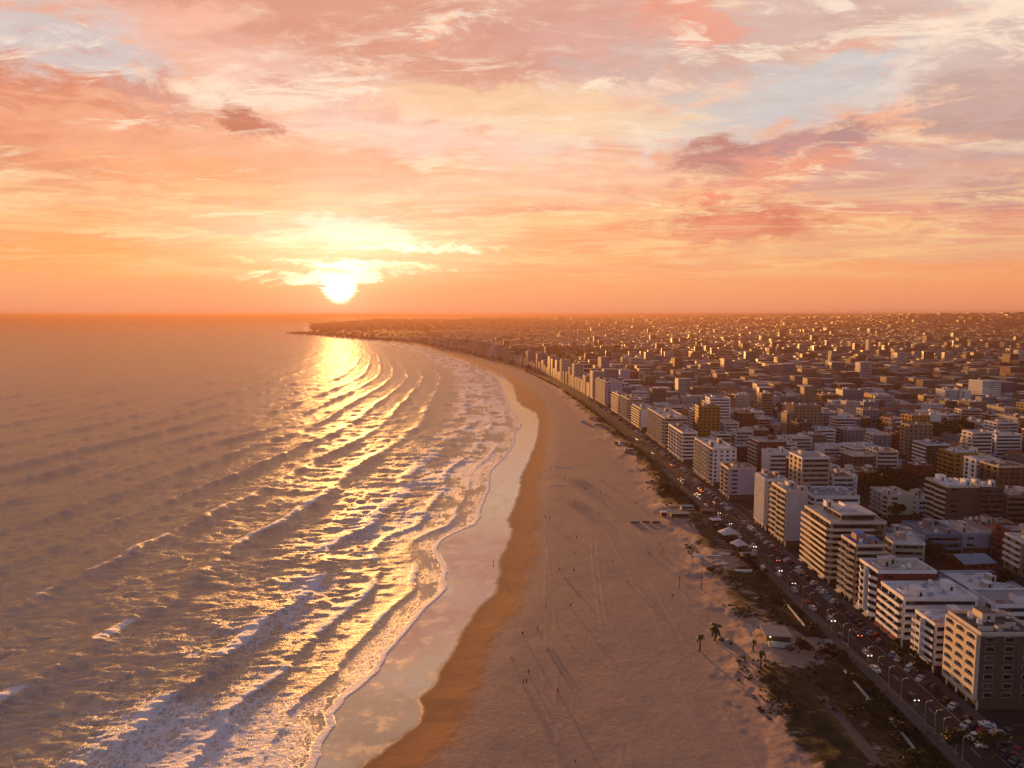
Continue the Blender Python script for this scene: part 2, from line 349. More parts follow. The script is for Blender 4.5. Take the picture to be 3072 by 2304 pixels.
def mat_water():
    m_, t, p = new_mat('sea_water')
    pos = t.node('ShaderNodeNewGeometry').outputs['Position']
    foam = attr(t, 'foam'); lace = attr(t, 'lace')
    ps = t.mapping(pos, sc=(1, 0.55, 1))
    dis = t.scale(t.vm('SUBTRACT', t.noise(pos, 0.35, 3.0, .6, out=1), (.5, .5, .5)), 2.6)
    pd = t.vm('ADD', ps, dis)
    v1 = t.node('ShaderNodeTexVoronoi', feature='DISTANCE_TO_EDGE'); t.put(v1, 'Vector', pd); t.put(v1, 'Scale', 0.42)
    v2 = t.node('ShaderNodeTexVoronoi', feature='DISTANCE_TO_EDGE'); t.put(v2, 'Vector', pd); t.put(v2, 'Scale', 1.15)
    n = t.noise(pos, 0.9, 5.0, .65)
    edge = t.m('MINIMUM', t.m('MULTIPLY', v1.outputs[0], 1.0), t.m('MULTIPLY', v2.outputs[0], 1.6))
    # lacy foam: thin rims of cells, wider where there is more foam
    wth = t.m('MULTIPLY', lace, 0.20)
    lm = t.mr(t.m('SUBTRACT', wth, t.m('ADD', edge, t.m('MULTIPLY', t.m('SUBTRACT', n, .5), .42))), -0.03, 0.07)
    lm = t.m('MULTIPLY', lm, t.mr(lace, 0.02, 0.3))
    sm = t.mr(t.m('ADD', foam, t.m('MULTIPLY', t.m('SUBTRACT', n, .5), .9)), 0.42, 0.68)
    mask = t.m('MAXIMUM', lm, sm)
    deep = t.mix(t.noise(pos, 0.01, 3.0), (0.008, 0.036, 0.040, 1), (0.018, 0.048, 0.046, 1))
    wcol = t.mix(attr(t, 'shal'), deep, (0.16, 0.105, 0.07, 1))
    col = t.mix(mask, wcol, t.mix(t.noise(pos, .6, 4.0, .65), (0.42, 0.44, 0.48, 1), (0.80, 0.80, 0.82, 1)))
    t.put(p, 'Base Color', col)
    t.put(p, 'Roughness', t.mix(mask, t.mix(attr(t, 'shal'), t.mix(attr(t, 'offshore'), (.16,) * 3 + (1,), (.18,) * 3 + (1,)), (.08,) * 3 + (1,)), (.75,) * 3 + (1,)))
    t.put(p, 'IOR', 3.9)
    # ripples
    w1 = t.noise(t.mapping(pos, rot=(0, 0, R(8)), sc=(.45, 1.0, 1)), 0.33, 7.0, .66, .6)
    w2 = t.noise(t.mapping(pos, rot=(0, 0, R(-14)), sc=(.6, 1.0, 1)), 1.5, 4.0, .6, .3)
    hgt = t.m('ADD', t.m('MULTIPLY', w1, 1.45), t.m('MULTIPLY', w2, .42))
    hgt = t.m('MULTIPLY', hgt, attr(t, 'chop'))
    hgt = t.m('ADD', hgt, t.m('MULTIPLY', mask, t.m('ADD', .05, t.m('MULTIPLY', n, .25))))
    b = t.node('ShaderNodeBump'); t.put(b, 'Strength', 1.0); t.put(b, 'Distance', 1.0); t.put(b, 'Height', hgt)
    t.put(p, 'Normal', b.outputs[0])
    return m_

def mat_ground():
    m_, t, p = new_mat('ground')
    pos = t.node('ShaderNodeNewGeometry').outputs['Position']
    wet = attr(t, 'wet'); damp = attr(t, 'damp'); veg = attr(t, 'veg'); city = attr(t, 'city'); trk = attr(t, 'track')
    n1 = t.noise(pos, 0.035, 5.0, .6); n2 = t.noise(pos, 0.5, 6.0, .7); n3 = t.noise(pos, 2.2, 4.0, .6)
    dry = t.mix(n1, (0.41, 0.285, 0.215, 1), (0.31, 0.215, 0.17, 1))
    dry = t.mix(t.mr(n2, .35, .75), dry, t.mix(1.0, dry, (.86, .84, .82, 1), 'MULTIPLY'))
    dry = t.mix(t.m('MULTIPLY', trk, .35), dry, (0.46, 0.31, 0.23, 1))
    dampc = t.mix(t.noise(pos, .15, 5.0, .6), (0.48, 0.215, 0.080, 1), (0.34, 0.150, 0.060, 1))
    wetc = t.mix(t.noise(pos, .08, 4.0, .6), (0.32, 0.165, 0.08, 1), (0.20, 0.105, 0.055, 1))
    col = t.mix(damp, dry, dampc)
    col = t.mix(wet, col, wetc)
    gr = t.mix(t.mr(t.noise(pos, .12, 5.0, .7), .35, .65), (0.016, 0.015, 0.006, 1), (0.060, 0.046, 0.016, 1))
    sandy = t.mr(t.m('ADD', t.noise(pos, .22, 5.0, .7), t.m('MULTIPLY', veg, -.35)), .34, .24)
    vg = t.mr(t.m('ADD', veg, t.m('MULTIPLY', t.m('SUBTRACT', t.noise(t.mapping(pos, sc=(1, 1.6, 1)), .16, 6.0, .75), .5), 1.5)), .35, .60)
    col = t.mix(vg, col, gr)
    cc = t.mix(t.mr(t.noise(pos, .03, 4.0, .6), .4, .6), (0.016, 0.016, 0.018, 1), (0.040, 0.034, 0.030, 1))
    cc = t.mix(t.mr(t.noise(pos, .011, 5.0, .7), .52, .6), cc, (0.025, 0.032, 0.012, 1))
    col = t.mix(city, col, cc)
    t.put(p, 'Base Color', col)
    ro = t.mix(damp, (.92,) * 3 + (1,), (.85,) * 3 + (1,))
    ro = t.mix(wet, ro, t.mix(t.mr(t.noise(pos, .12, 5.0, .65), .42, .66), (.05,) * 3 + (1,), (.22,) * 3 + (1,)))
    t.put(p, 'Roughness', ro)
    t.put(p, 'IOR', t.m('ADD', 1.45, t.m('MULTIPLY', wet, 2.8)))
    t.put(p, 'Specular IOR Level', t.m('ADD', .25, t.m('MULTIPLY', wet, .45), clamp=True))
    dryness = t.m('SUBTRACT', 1.0, wet)
    hgt = t.m('MULTIPLY', t.m('ADD', t.m('MULTIPLY', n2, .30), t.m('MULTIPLY', n3, .16)), t.m('MULTIPLY', dryness, t.m('SUBTRACT', 1.0, t.m('MULTIPLY', damp, .7))))
    hgt = t.m('ADD', hgt, t.m('MULTIPLY', trk, -.12))
    hgt = t.m('ADD', hgt, t.m('MULTIPLY', t.m('MULTIPLY', t.noise(t.mapping(pos, sc=(1, .35, 1)), .5, 3.0), wet), .010))
    b = t.node('ShaderNodeBump'); t.put(b, 'Strength', .8); t.put(b, 'Distance', 1.0); t.put(b, 'Height', hgt)
    t.put(p, 'Normal', b.outputs[0])
    return m_

# ------------------------------------------------------------------ ground sheet
def build_ground():
    th, cl = ring_angles(-56, 56, 0.0021)
    rs = np.concatenate([[0.5, 40, 80], radii(110, 70000, 1.4, 0.7)])
    def fz(X, Y):
        Yc = np.maximum(Y, 60)
        z = terrain_z(X, Yc)
        xf = foam_x(Yc); xw = wet_x(Yc); xd = L(DAMP, Yc) + 2.2 * (fbm(X / 5, Yc / 5, 3, 44) - .5) * 2; xv = L(VEG, Yc); xr = L(ROAD_S, Yc)
        w = 1 - sstep(X, xw - 1.2 - 2.2 * fbm(X / 3, Yc / 3, 2, 48), xw + .5)
        dm = 1 - sstep(X + 7 * (fbm(X / 6, Yc / 12, 4, 49) - .5), xd - 3.0, xd + 4.0)
        veg = sstep(X, xv - 4, xv + 9) * (0.42 + .58 * fbm(X / 14, Yc / 20, 3, 61)); 
        # bare sand pocket round the palms and the little kiosk
        pk = np.exp(-(((X - 93) / 17) ** 2 + ((Yc - 247) / 17) ** 2) ** 1.5); veg = veg * (1 - pk)
        pk2 = np.exp(-(((X - 98) / 12) ** 2 + ((Yc - 335) / 20) ** 2) ** 1.5) + np.exp(-(((X - 96) / 9) ** 2 + ((Yc - 425) / 10) ** 2) ** 1.5); veg = veg * (1 - .75 * np.clip(pk2, 0, 1))
        city = sstep(X, xr + 4, xr + 9)
        trk = np.zeros_like(X)
        for (cx, sl, sd) in ((13, .02, 1), (17, .03, 2), (34, .06, 3), (36.4, .06, 3), (55, .0, 4), (70, .05, 5), (62, -.02, 7)):
            cc = cx + sl * (Yc - 250) + 7 * (fbm(Yc / 90, Yc * 0 + sd, 2, sd) - .5)
            trk += np.exp(-((X - cc) / .55) ** 2) * sstep(fbm(Yc / 25, Yc * 0 + sd * 3, 2, sd + 9), .4, .6)
        trk = trk * sstep(-Yc, -560, -400) * (1 - dm)
        return z, {'wet': w, 'damp': dm, 'veg': veg, 'city': city, 'track': np.clip(trk, 0, 1)}
    return structure(sheet('beach_and_land', fz, th, rs, cl, None, [mat_ground()]))

# ------------------------------------------------------------------ sea sheet
G_S = np.array([-40, -3, 0, 15, 33, 58, 112, 162, 210, 262, 3000, 60000.0])
G_N = np.array([-1.0, -.2, 0, 1, 2, 3, 4, 5, 6, 7, 7 + 2738 / 50, 7 + 2738 / 50 + 57000 / 60])
def build_sea():
    th = np.arange(R(-58), R(8), 0.00125)
    rs = radii(90, 75000, 0.85, 0.42)
    def fz(X, Y):
        Yc = np.maximum(Y, 60); r = np.hypot(X, Y)
        xf = foam_x(Yc); xs = L(FOAM_S, Yc)
        cs = 1 / np.sqrt(1 + slope(FOAM_S, Yc, 60) ** 2)
        s_real = (xf - X) * cs
        s = np.where(s_real < 40, s_real, (xs - X) * cs + (s_real - (xs - X) * cs) * np.exp(-(s_real - 40) / 60))
        sw = s + 9 * (fbm(X / 70, Yc / 60, 3, 3) - .5) * sstep(s, 5, 80) + 18 * (fbm(X / 300, Yc / 190, 2, 4) - .5) * sstep(s, 90, 260) + 3 * (fbm(X / 14, Yc / 16, 2, 8) - .5) * sstep(s, 3, 30)
        sw = sw + sstep(s, 70, 300) * 0.10 * (Yc - 300)
        g = np.interp(sw, G_S, G_N)
        fr = g - np.floor(g + .5); cell = np.floor(g + .5)          # 0 at a crest
        ph = fr * 2 * math.pi
        ph2 = ph + .55 * np.sin(ph)                                    # steeper on the shore side
        ph2 = np.where(ph < 0, ph * 1.0 - .35 * np.sin(ph) * -1, ph)
        kk = 2.6
        prof = (np.exp(kk * (np.cos(ph2) - 1)) - 0.25)
        A = np.interp(s, [-2, 0, 8, 20, 40, 65, 112, 200, 400, 1200, 4000], [0, .08, .20, .32, .6, 1.2, 1.45, 1.55, 1.5, 1.4, 1.2]) * (1 - .55 * sstep(Yc, 340, 700) * sstep(-s, -110, -60)) * (1 - .65 * sstep(Yc, 900, 2300))
        gp = fbm(Yc / 75 + cell * 7.3, cell * 3.1 + X * 0, 3, 12)
        amp = A * (.45 + 1.15 * sstep(gp, .3, .72))
        z = amp * prof
        ch = sstep(s, 2, 60)
        z += ch * .60 * (fbm(X / 7.5 + Yc * .012, Yc / 5.2, 3, 23, .5) - .5) * sstep(-r, -3500, -1500)
        z += ch * .75 * (fbm(X / 5.5 + Yc * .05, Yc / 2.1, 3, 24, .5) - .5) * sstep(-r, -900, -300)
        z += ch * 1.25 * (fbm(X / 15, Yc / 6.5, 3, 26, .5) - .5) * sstep(-r, -3000, -1200) * sstep(r, 150, 500)
        z += ch * 1.4 * (fbm(X / 30, Yc / 19, 4, 29, .55) - .5) * sstep(-r, -6000, -3000)
        # foam
        gt = fbm(Yc / 26 + cell * 5.7, cell * 1.7 + X * 0, 3, 51)
        brk = sstep(gt, .46, .57) * np.interp(s, [0, 12, 45, 75, 115, 190, 260], [1, 1.0, 1.0, .95, .55, .35, 0]) 
        crest = np.exp(-((np.minimum(fr, 0) / .05) ** 2)) * np.exp(-(np.maximum(fr, 0) / .09) ** 2)
        foam = brk * crest * 1.35 * sstep(s, 4, 14)
        trail = brk * np.where(fr > -.03, np.exp(-np.maximum(fr, 0) / .30), 0)
        lace = .85 * trail * sstep(fbm(X / 7, Yc / 12, 4, 90), .25, .6) * sstep(-s, -130, -70)
        # broad sheets of old foam in the surf
        old = sstep(fbm(X / 15, Yc / 30, 4, 71), .44, .58) * sstep(s, 3, 12) * sstep(-s, -95, -50) * sstep(Yc, 300, 460)
        lace = np.maximum(lace, old * .9); foam = np.maximum(foam, old * .30 + .22 * old * (fbm(X / 4, Yc / 9, 3, 17)))
        # the great mat of foam in the near corner
        cx = -88 - .18 * (Yc - 190)
        mat = np.exp(-((np.abs((X + 88) / 33)) ** 4 + np.abs((Yc - 172) / 48) ** 5)) 
        mat = mat * sstep(mat + .9 * (fbm(X / 10, Yc / 12, 4, 66) - .5), .25, .55)
        lace = np.maximum(lace, mat * (.35 + 1.1 * fbm(X / 9, Yc / 14, 3, 68)))
        mat2 = np.exp(-(((X + 88 - .12 * (Yc - 290)) / 9) ** 2 + ((Yc - 286) / 40) ** 4))
        lace = np.maximum(lace, .62 * mat2 * sstep(fbm(X / 5, Yc / 9, 4, 36), .3, .55))
        foam = np.maximum(foam, .32 * mat * sstep(fbm(X / 8, Yc / 8, 3, 67), .4, .7))
        # line of foam at the water's edge and the thin sheet behind it
        ew = 1.1 + 1.6 * fbm(Yc / 9, Yc * 0 + 5, 3, 31)
        edge = np.exp(-((s_real - ew * .8) / ew) ** 2)
        foam = np.maximum(foam, edge * (.75 + .3 * fbm(X / 2, Yc / 3, 2, 33)))
        lace = np.maximum(lace, .55 * sstep(s_real, .2, 2) * sstep(-s_real, -18, -3) * sstep(fbm(X / 6, Yc / 14, 3, 41), .35, .6))
        shal = sstep(-s_real, -26, -4)
        z = z * sstep(s_real, 0, 10) + .10 * np.exp(-((s_real - 1.2) / 1.2) ** 2) + .035
        z = np.where(s_real < .3, z - (.3 - s_real) * .35, z)
        z = np.maximum(z, -3.5)
        z += foam * .16 * sstep(s, 3, 12) * fbm(X / 1.6, Yc / 1.6, 2, 5)
        chop = np.interp(s, [0, 6, 30, 90], [.02, .2, .6, .75]) * (1 - .0 * r)
        return z, {'foam': foam, 'lace': lace, 'shal': shal, 'chop': chop, 'offshore': sstep(s, 60, 900)}
    o = sheet('sea', fz, th, rs, False, None, [mat_water()])
    # keep only what lies seaward of the beach
    me = o.data
    co = np.empty(len(me.vertices) * 3, np.float32); me.vertices.foreach_get('co', co); co = co.reshape(-1, 3)
    keep = co[:, 0] < foam_x(np.maximum(co[:, 1], 60)) + 2.5
    bm = bmesh.new(); bm.from_mesh(me); bm.verts.ensure_lookup_table()
    dead = [bm.verts[i] for i in np.nonzero(~keep)[0]]
    bmesh.ops.delete(bm, geom=dead, context='VERTS'); bm.to_mesh(me); bm.free()
    return structure(o)
build_ground()
build_sea()

def build_haze():
    m_ = bpy.data.materials.new('haze'); m_.use_nodes = True; m_.node_tree.nodes.clear(); t = NT(m_.node_tree)
    v = t.node('ShaderNodeVolumePrincipled'); t.put(v, 'Color', (0.15, 0.092, 0.085, 1)); t.put(v, 'Density', HAZE_DENSITY); t.put(v, 'Anisotropy', 0.45)
    o = t.node('ShaderNodeOutputMaterial'); t.l.new(v.outputs[0], o.inputs['Volume'])
    m_.cycles.homogeneous_volume = True
    bm = bmesh.new(); bmesh.ops.create_cube(bm, size=1.0)
    me = bpy.data.meshes.new('haze'); bm.to_mesh(me); bm.free(); me.materials.append(m_)
    ob = bpy.data.objects.new('haze', me); COL.objects.link(ob)
    zb, zt = -7.0, HAZE_TOP
    ob.scale = (160000, 160000, zt - zb); ob.location = (0, 0, (zt + zb) / 2)
    stuff(ob, 'warm sunset haze lying over the sea, beach and far city', 'haze')
HAZE_DENSITY = 1 / 6500.0
HAZE_TOP = 135.0

# ================================================================== small mesh kit
class MB:
    def __init__(s): s.v = []; s.f = []; s.mi = []; s.mats = []
    def slot(s, m_):
        if m_ not in s.mats: s.mats.append(m_)
        return s.mats.index(m_)
    def quad(s, pts, m_):
        b = len(s.v); s.v += [tuple(p) for p in pts]; s.f.append(tuple(range(b, b + len(pts)))); s.mi.append(s.slot(m_))
    def box(s, x0, x1, y0, y1, z0, z1, m_, top=None, rot=None, c=(0, 0)):
        P = [(x0, y0, z0), (x1, y0, z0), (x1, y1, z0), (x0, y1, z0), (x0, y0, z1), (x1, y0, z1), (x1, y1, z1), (x0, y1, z1)]
        if rot:
            cs, sn = math.cos(rot), math.sin(rot)
            P = [(c[0] + (x - c[0]) * cs - (y - c[1]) * sn, c[1] + (x - c[0]) * sn + (y - c[1]) * cs, z) for x, y, z in P]
        b = len(s.v); s.v += P; k = s.slot(m_)
        s.f += [(b, b + 1, b + 5, b + 4), (b + 1, b + 2, b + 6, b + 5), (b + 2, b + 3, b + 7, b + 6), (b + 3, b, b + 4, b + 7), (b + 4, b + 5, b + 6, b + 7), (b + 3, b + 2, b + 1, b)]
        s.mi += [k] * 4 + [s.slot(top) if top else k] + [k]
    def cyl(s, x, y, z0, z1, r0, r1, m_, n=10, top=None):
        b = len(s.v)
        for k in range(n):
            a = 2 * math.pi * k / n; s.v.append((x + r0 * math.cos(a), y + r0 * math.sin(a), z0))
        for k in range(n):
            a = 2 * math.pi * k / n; s.v.append((x + r1 * math.cos(a), y + r1 * math.sin(a), z1))
        i = s.slot(m_)
        for k in range(n):
            s.f.append((b + k, b + (k + 1) % n, b + n + (k + 1) % n, b + n + k)); s.mi.append(i)
        s.f.append(tuple(b + n + k for k in range(n))); s.mi.append(s.slot(top) if top else i)
        s.f.append(tuple(b + n - 1 - k for k in range(n))); s.mi.append(i)
    def prism(s, pts, z0, z1, m_, top=None):
        """extruded outline, counter clockwise"""
        n = len(pts); b = len(s.v)
        s.v += [(x, y, z0) for x, y in pts] + [(x, y, z1) for x, y in pts]; i = s.slot(m_)
        for k in range(n):
            s.f.append((b + k, b + (k + 1) % n, b + n + (k + 1) % n, b + n + k)); s.mi.append(i)
        s.f.append(tuple(b + n + k for k in range(n))); s.mi.append(s.slot(top) if top else i)
        s.f.append(tuple(b + n - 1 - k for k in range(n))); s.mi.append(i)
    def ribbon(s, path, th, z0, z1, m_):
        """a thin upright wall along an open path"""
        n = len(path); L_, R_ = [], []
        for k in range(n):
            a = path[max(k - 1, 0)]; c = path[min(k + 1, n - 1)]
            dx, dy = c[0] - a[0], c[1] - a[1]; q = math.hypot(dx, dy) or 1
            nx, ny = -dy / q * th / 2, dx / q * th / 2
            L_.append((path[k][0] + nx, path[k][1] + ny)); R_.append((path[k][0] - nx, path[k][1] - ny))
        for k in range(n - 1):
            a, b_, c, d = L_[k], L_[k + 1], R_[k + 1], R_[k]
            s.quad([(a[0], a[1], z0), (a[0], a[1], z1), (b_[0], b_[1], z1), (b_[0], b_[1], z0)], m_)
            s.quad([(d[0], d[1], z0), (c[0], c[1], z0), (c[0], c[1], z1), (d[0], d[1], z1)], m_)
            s.quad([(a[0], a[1], z1), (d[0], d[1], z1), (c[0], c[1], z1), (b_[0], b_[1], z1)], m_)
            s.quad([(a[0], a[1], z0), (b_[0], b_[1], z0), (c[0], c[1], z0), (d[0], d[1], z0)], m_)
        for k in (0, n - 1):
            a, d = L_[k], R_[k]; q_ = [(a[0], a[1], z0), (d[0], d[1], z0), (d[0], d[1], z1), (a[0], a[1], z1)]
            s.quad(q_ if k == 0 else q_[::-1], m_)
    def tube(s, pts, rads, m_, n=6):
        rings = []
        for k, p in enumerate(pts):
            p = Vector(p); a = Vector(pts[max(k - 1, 0)]); c = Vector(pts[min(k + 1, len(pts) - 1)])
            d = (c - a).normalized(); u = d.orthogonal().normalized(); w = d.cross(u)
            b = len(s.v); r = rads[k]
            for j in range(n):
                q = p + (u * math.cos(2 * math.pi * j / n) + w * math.sin(2 * math.pi * j / n)) * r; s.v.append(tuple(q))
            rings.append(b)
        i = s.slot(m_)
        for k in range(len(pts) - 1):
            for j in range(n):
                s.f.append((rings[k] + j, rings[k] + (j + 1) % n, rings[k + 1] + (j + 1) % n, rings[k + 1] + j)); s.mi.append(i)
        s.f.append(tuple(rings[0] + n - 1 - j for j in range(n))); s.mi.append(i)
        s.f.append(tuple(rings[-1] + j for j in range(n))); s.mi.append(i)
    def mesh(s, name, smooth=False):
        me = bpy.data.meshes.new(name); me.from_pydata(s.v, [], s.f)
        me.polygons.foreach_set('material_index', s.mi)
        if smooth: me.polygons.foreach_set('use_smooth', [True] * len(s.f))
        for m_ in s.mats: me.materials.append(m_)
        me.update(); return me
    def build(s, name, parent=None, smooth=False, loc=(0, 0, 0), rz=0.0):
        return link(name, s.mesh(name, smooth), parent, loc, rz)
def link(name, me, parent=None, loc=(0, 0, 0), rz=0.0):
    o = bpy.data.objects.new(name, me); COL.objects.link(o); o.location = loc; o.rotation_euler = (0, 0, rz)
    if parent is not None: o.parent = parent
    return o
def empty(name, loc, rz=0.0):
    o = bpy.data.objects.new(name, None); COL.objects.link(o); o.location = loc; o.rotation_euler = (0, 0, rz); o.empty_display_size = 1; return o
def tag(o, label, cat, group=None):
    o['label'] = label; o['category'] = cat
    if group: o['group'] = group
    return o
KIDS = {}
def copy_tree(o, parent=None):
    c = o.copy(); COL.objects.link(c); c.parent = parent
    for ch in KIDS.get(o.name) or o.children: copy_tree(ch, c)
    return c

# ------------------------------------------------------------------ building materials
_M = {}
def plain(name, col, rough=.7, dirt=.25, metal=0.0, emit=None, scale=.5, spec=None):
    key = (name,)
    if key in _M: return _M[key]
    m_, t, p = new_mat(name)
    pos = t.node('ShaderNodeNewGeometry').outputs['Position']
    n = t.noise(t.mapping(pos, sc=(1, 1, .35)), scale, 5.0, .65)
    c = tuple(col) + (1,)
    t.put(p, 'Base Color', t.mix(t.m('MULTIPLY', t.mr(n, .35, .75), dirt * 2, clamp=True), c, tuple(x * .62 for x in col) + (1,)))
    t.put(p, 'Roughness', rough); t.put(p, 'Metallic', metal)
    t.put(p, 'Specular IOR Level', .22)
    if spec is not None: t.put(p, 'Specular IOR Level', spec)
    if emit:
        t.put(p, 'Emission Color', tuple(emit[:3]) + (1,)); t.put(p, 'Emission Strength', emit[3])
    _M[key] = m_; return m_
WALLS = {'white': (0.7, 0.69, 0.68), 'cream': (0.54, 0.47, 0.37), 'pale grey': (0.42, 0.42, 0.44), 'beige': (0.38, 0.31, 0.24), 'pink': (0.36, 0.223, 0.187), 'tan': (0.259, 0.194, 0.13), 'brick red': (0.187, 0.05, 0.032), 'ochre': (0.396, 0.216, 0.05), 'blue-grey': (0.17, 0.21, 0.27), 'dark brown': (0.108, 0.072, 0.054), 'lilac grey': (0.36, 0.34, 0.43)}
ROOFS = {'pale concrete': (.50, .48, .46), 'grey': (.26, .27, .29), 'terracotta': (.26, .10, .06), 'blue-grey metal': (.20, .25, .32), 'white': (.66, .66, .68), 'dark': (.07, .07, .08), 'blue': (.03, .12, .42)}
def wall_m(c): return plain(c.replace(' ', '_') + '_wall', WALLS[c], .8, .22)
def roof_m(c): return plain(c.replace(' ', '_').replace('-', '_') + '_roof', ROOFS[c], .65, .3, scale=.25)
def glass_m():
    if 'glass' in _M: return _M['glass']
    m_, t, p = new_mat('window_glass')
    pos = t.node('ShaderNodeNewGeometry').outputs['Position']
    wn = t.node('ShaderNodeTexWhiteNoise', noise_dimensions='3D')
    t.put(wn, 0, t.vm('FLOOR', t.vm('MULTIPLY', pos, (.55, .55, .36))))
    t.put(p, 'Base Color', t.mix(t.mr(wn.outputs[0], .72, .95), (.012, .014, .018, 1), (.10, .085, .07, 1)))
    t.put(p, 'Roughness', .12); t.put(p, 'IOR', 1.5)
    _M['glass'] = m_; return m_
DARK = plain('dark_recess', (.03, .028, .028), .8, .2)
GLASS = glass_m()
def facade_m(cname):
    """walls of buildings too far off for windows of their own: rows of windows as the pattern of the wall"""
    key = ('fac', cname)
    if key in _M: return _M[key]
    m_, t, p = new_mat('far_' + cname.replace(' ', '_').replace('-', '_') + '_facade')
    facade_nodes(t, p, tuple(WALLS[cname]) + (1,))
    _M[key] = m_; return m_
def facade_nodes(t, p, base):
    g = t.node('ShaderNodeNewGeometry'); x, y, z = t.sep(g.outputs['Position'])
    nx, ny, nz = t.sep(g.outputs['Normal'])
    hor = t.m('ADD', t.m('MULTIPLY', x, t.m('ABSOLUTE', ny)), t.m('MULTIPLY', y, t.m('ABSOLUTE', nx)))
    fz = t.m('FRACT', t.m('MULTIPLY', z, 1 / 2.9)); fh = t.m('FRACT', t.m('MULTIPLY', hor, 1 / 3.1))
    wz = t.m('MULTIPLY', t.mr(fz, .34, .40, mode='LINEAR'), t.mr(fz, .86, .80, mode='LINEAR'))
    band = t.mr(t.noise(g.outputs['Position'], .045, 1.0), .46, .54)
    wh = t.m('MAXIMUM', t.m('MULTIPLY', t.mr(fh, .22, .26, mode='LINEAR'), t.mr(fh, .80, .76, mode='LINEAR')), band)
    wm = t.m('MULTIPLY', t.m('MULTIPLY', wz, wh), t.m('LESS_THAN', t.m('ABSOLUTE', nz), .3))
    wm = t.m('MULTIPLY', wm, t.mr(t.noise(g.outputs['Position'], .05, 2.0), .36, .44))
    n = t.noise(g.outputs['Position'], .3, 4.0, .6)
    c = t.mix(t.m('MULTIPLY', n, .5), base, (.12, .10, .09, 1))
    t.put(p, 'Base Color', t.mix(t.m('MULTIPLY', wm, .85), c, (.022, .023, .028, 1)))
    t.put(p, 'Roughness', t.m('SUBTRACT', .8, t.m('MULTIPLY', wm, .5)))

# ------------------------------------------------------------------ placing things along the seafront
def view_depth(y, z): return y * math.cos(PITCH) + (H - z) * math.sin(PITCH)
def proj(x, y, z):
    d = view_depth(y, z); u = -(-(z - H)) * 0
    upc = (y * math.sin(PITCH) + (z - H) * math.cos(PITCH))
    return 1536 + F * x / d, 1152 - F * upc / d
def y_on_line(px, off, z=CITY_Z):
    y = 200.0
    for _ in range(60):
        x = float(L(ROAD_S, y)) + off; d = x * F / (px - 1536); y = .5 * y + .5 * (d - (H - z) * math.sin(PITCH)) / math.cos(PITCH)
    return y
def z_at(py, y):
    b = (1152 - py) / F
    return H + y * (-math.sin(PITCH) + b * math.cos(PITCH)) / (math.cos(PITCH) + b * math.sin(PITCH))
def x_at(px, y, z=CITY_Z): return (px - 1536) / F * view_depth(y, z)

# arc length along the road
_ry = np.concatenate([np.arange(0, 1500, 4.0), np.arange(1500, 9000, 20.0)]); _rx = L(ROAD_S, _ry)
_rt = np.concatenate([[0], np.cumsum(np.hypot(np.diff(_rx), np.diff(_ry)))])
def road_pt(t_, d=0.0):
    x = float(np.interp(t_, _rt, _rx)); y = float(np.interp(t_, _rt, _ry))
    x2 = float(np.interp(t_ + 4, _rt, _rx)); y2 = float(np.interp(t_ + 4, _rt, _ry))
    q = math.hypot(x2 - x, y2 - y); tx, ty = (x2 - x) / q, (y2 - y) / q
    return x + ty * d, y - tx * d, math.atan2(-tx, ty)              # d to the right (inland); heading as rotation about z

FOOT = []                                                            # footprints (x, y, half diagonal rectangle)
def reserve(x, y, hw, hl): FOOT.append((x, y, hw, hl))
def clear(x, y, hw, hl, gap=1.0):
    for (a, b, c, d) in FOOT:
        if abs(x - a) < hw + c + gap and abs(y - b) < hl + d + gap: return False
    return True

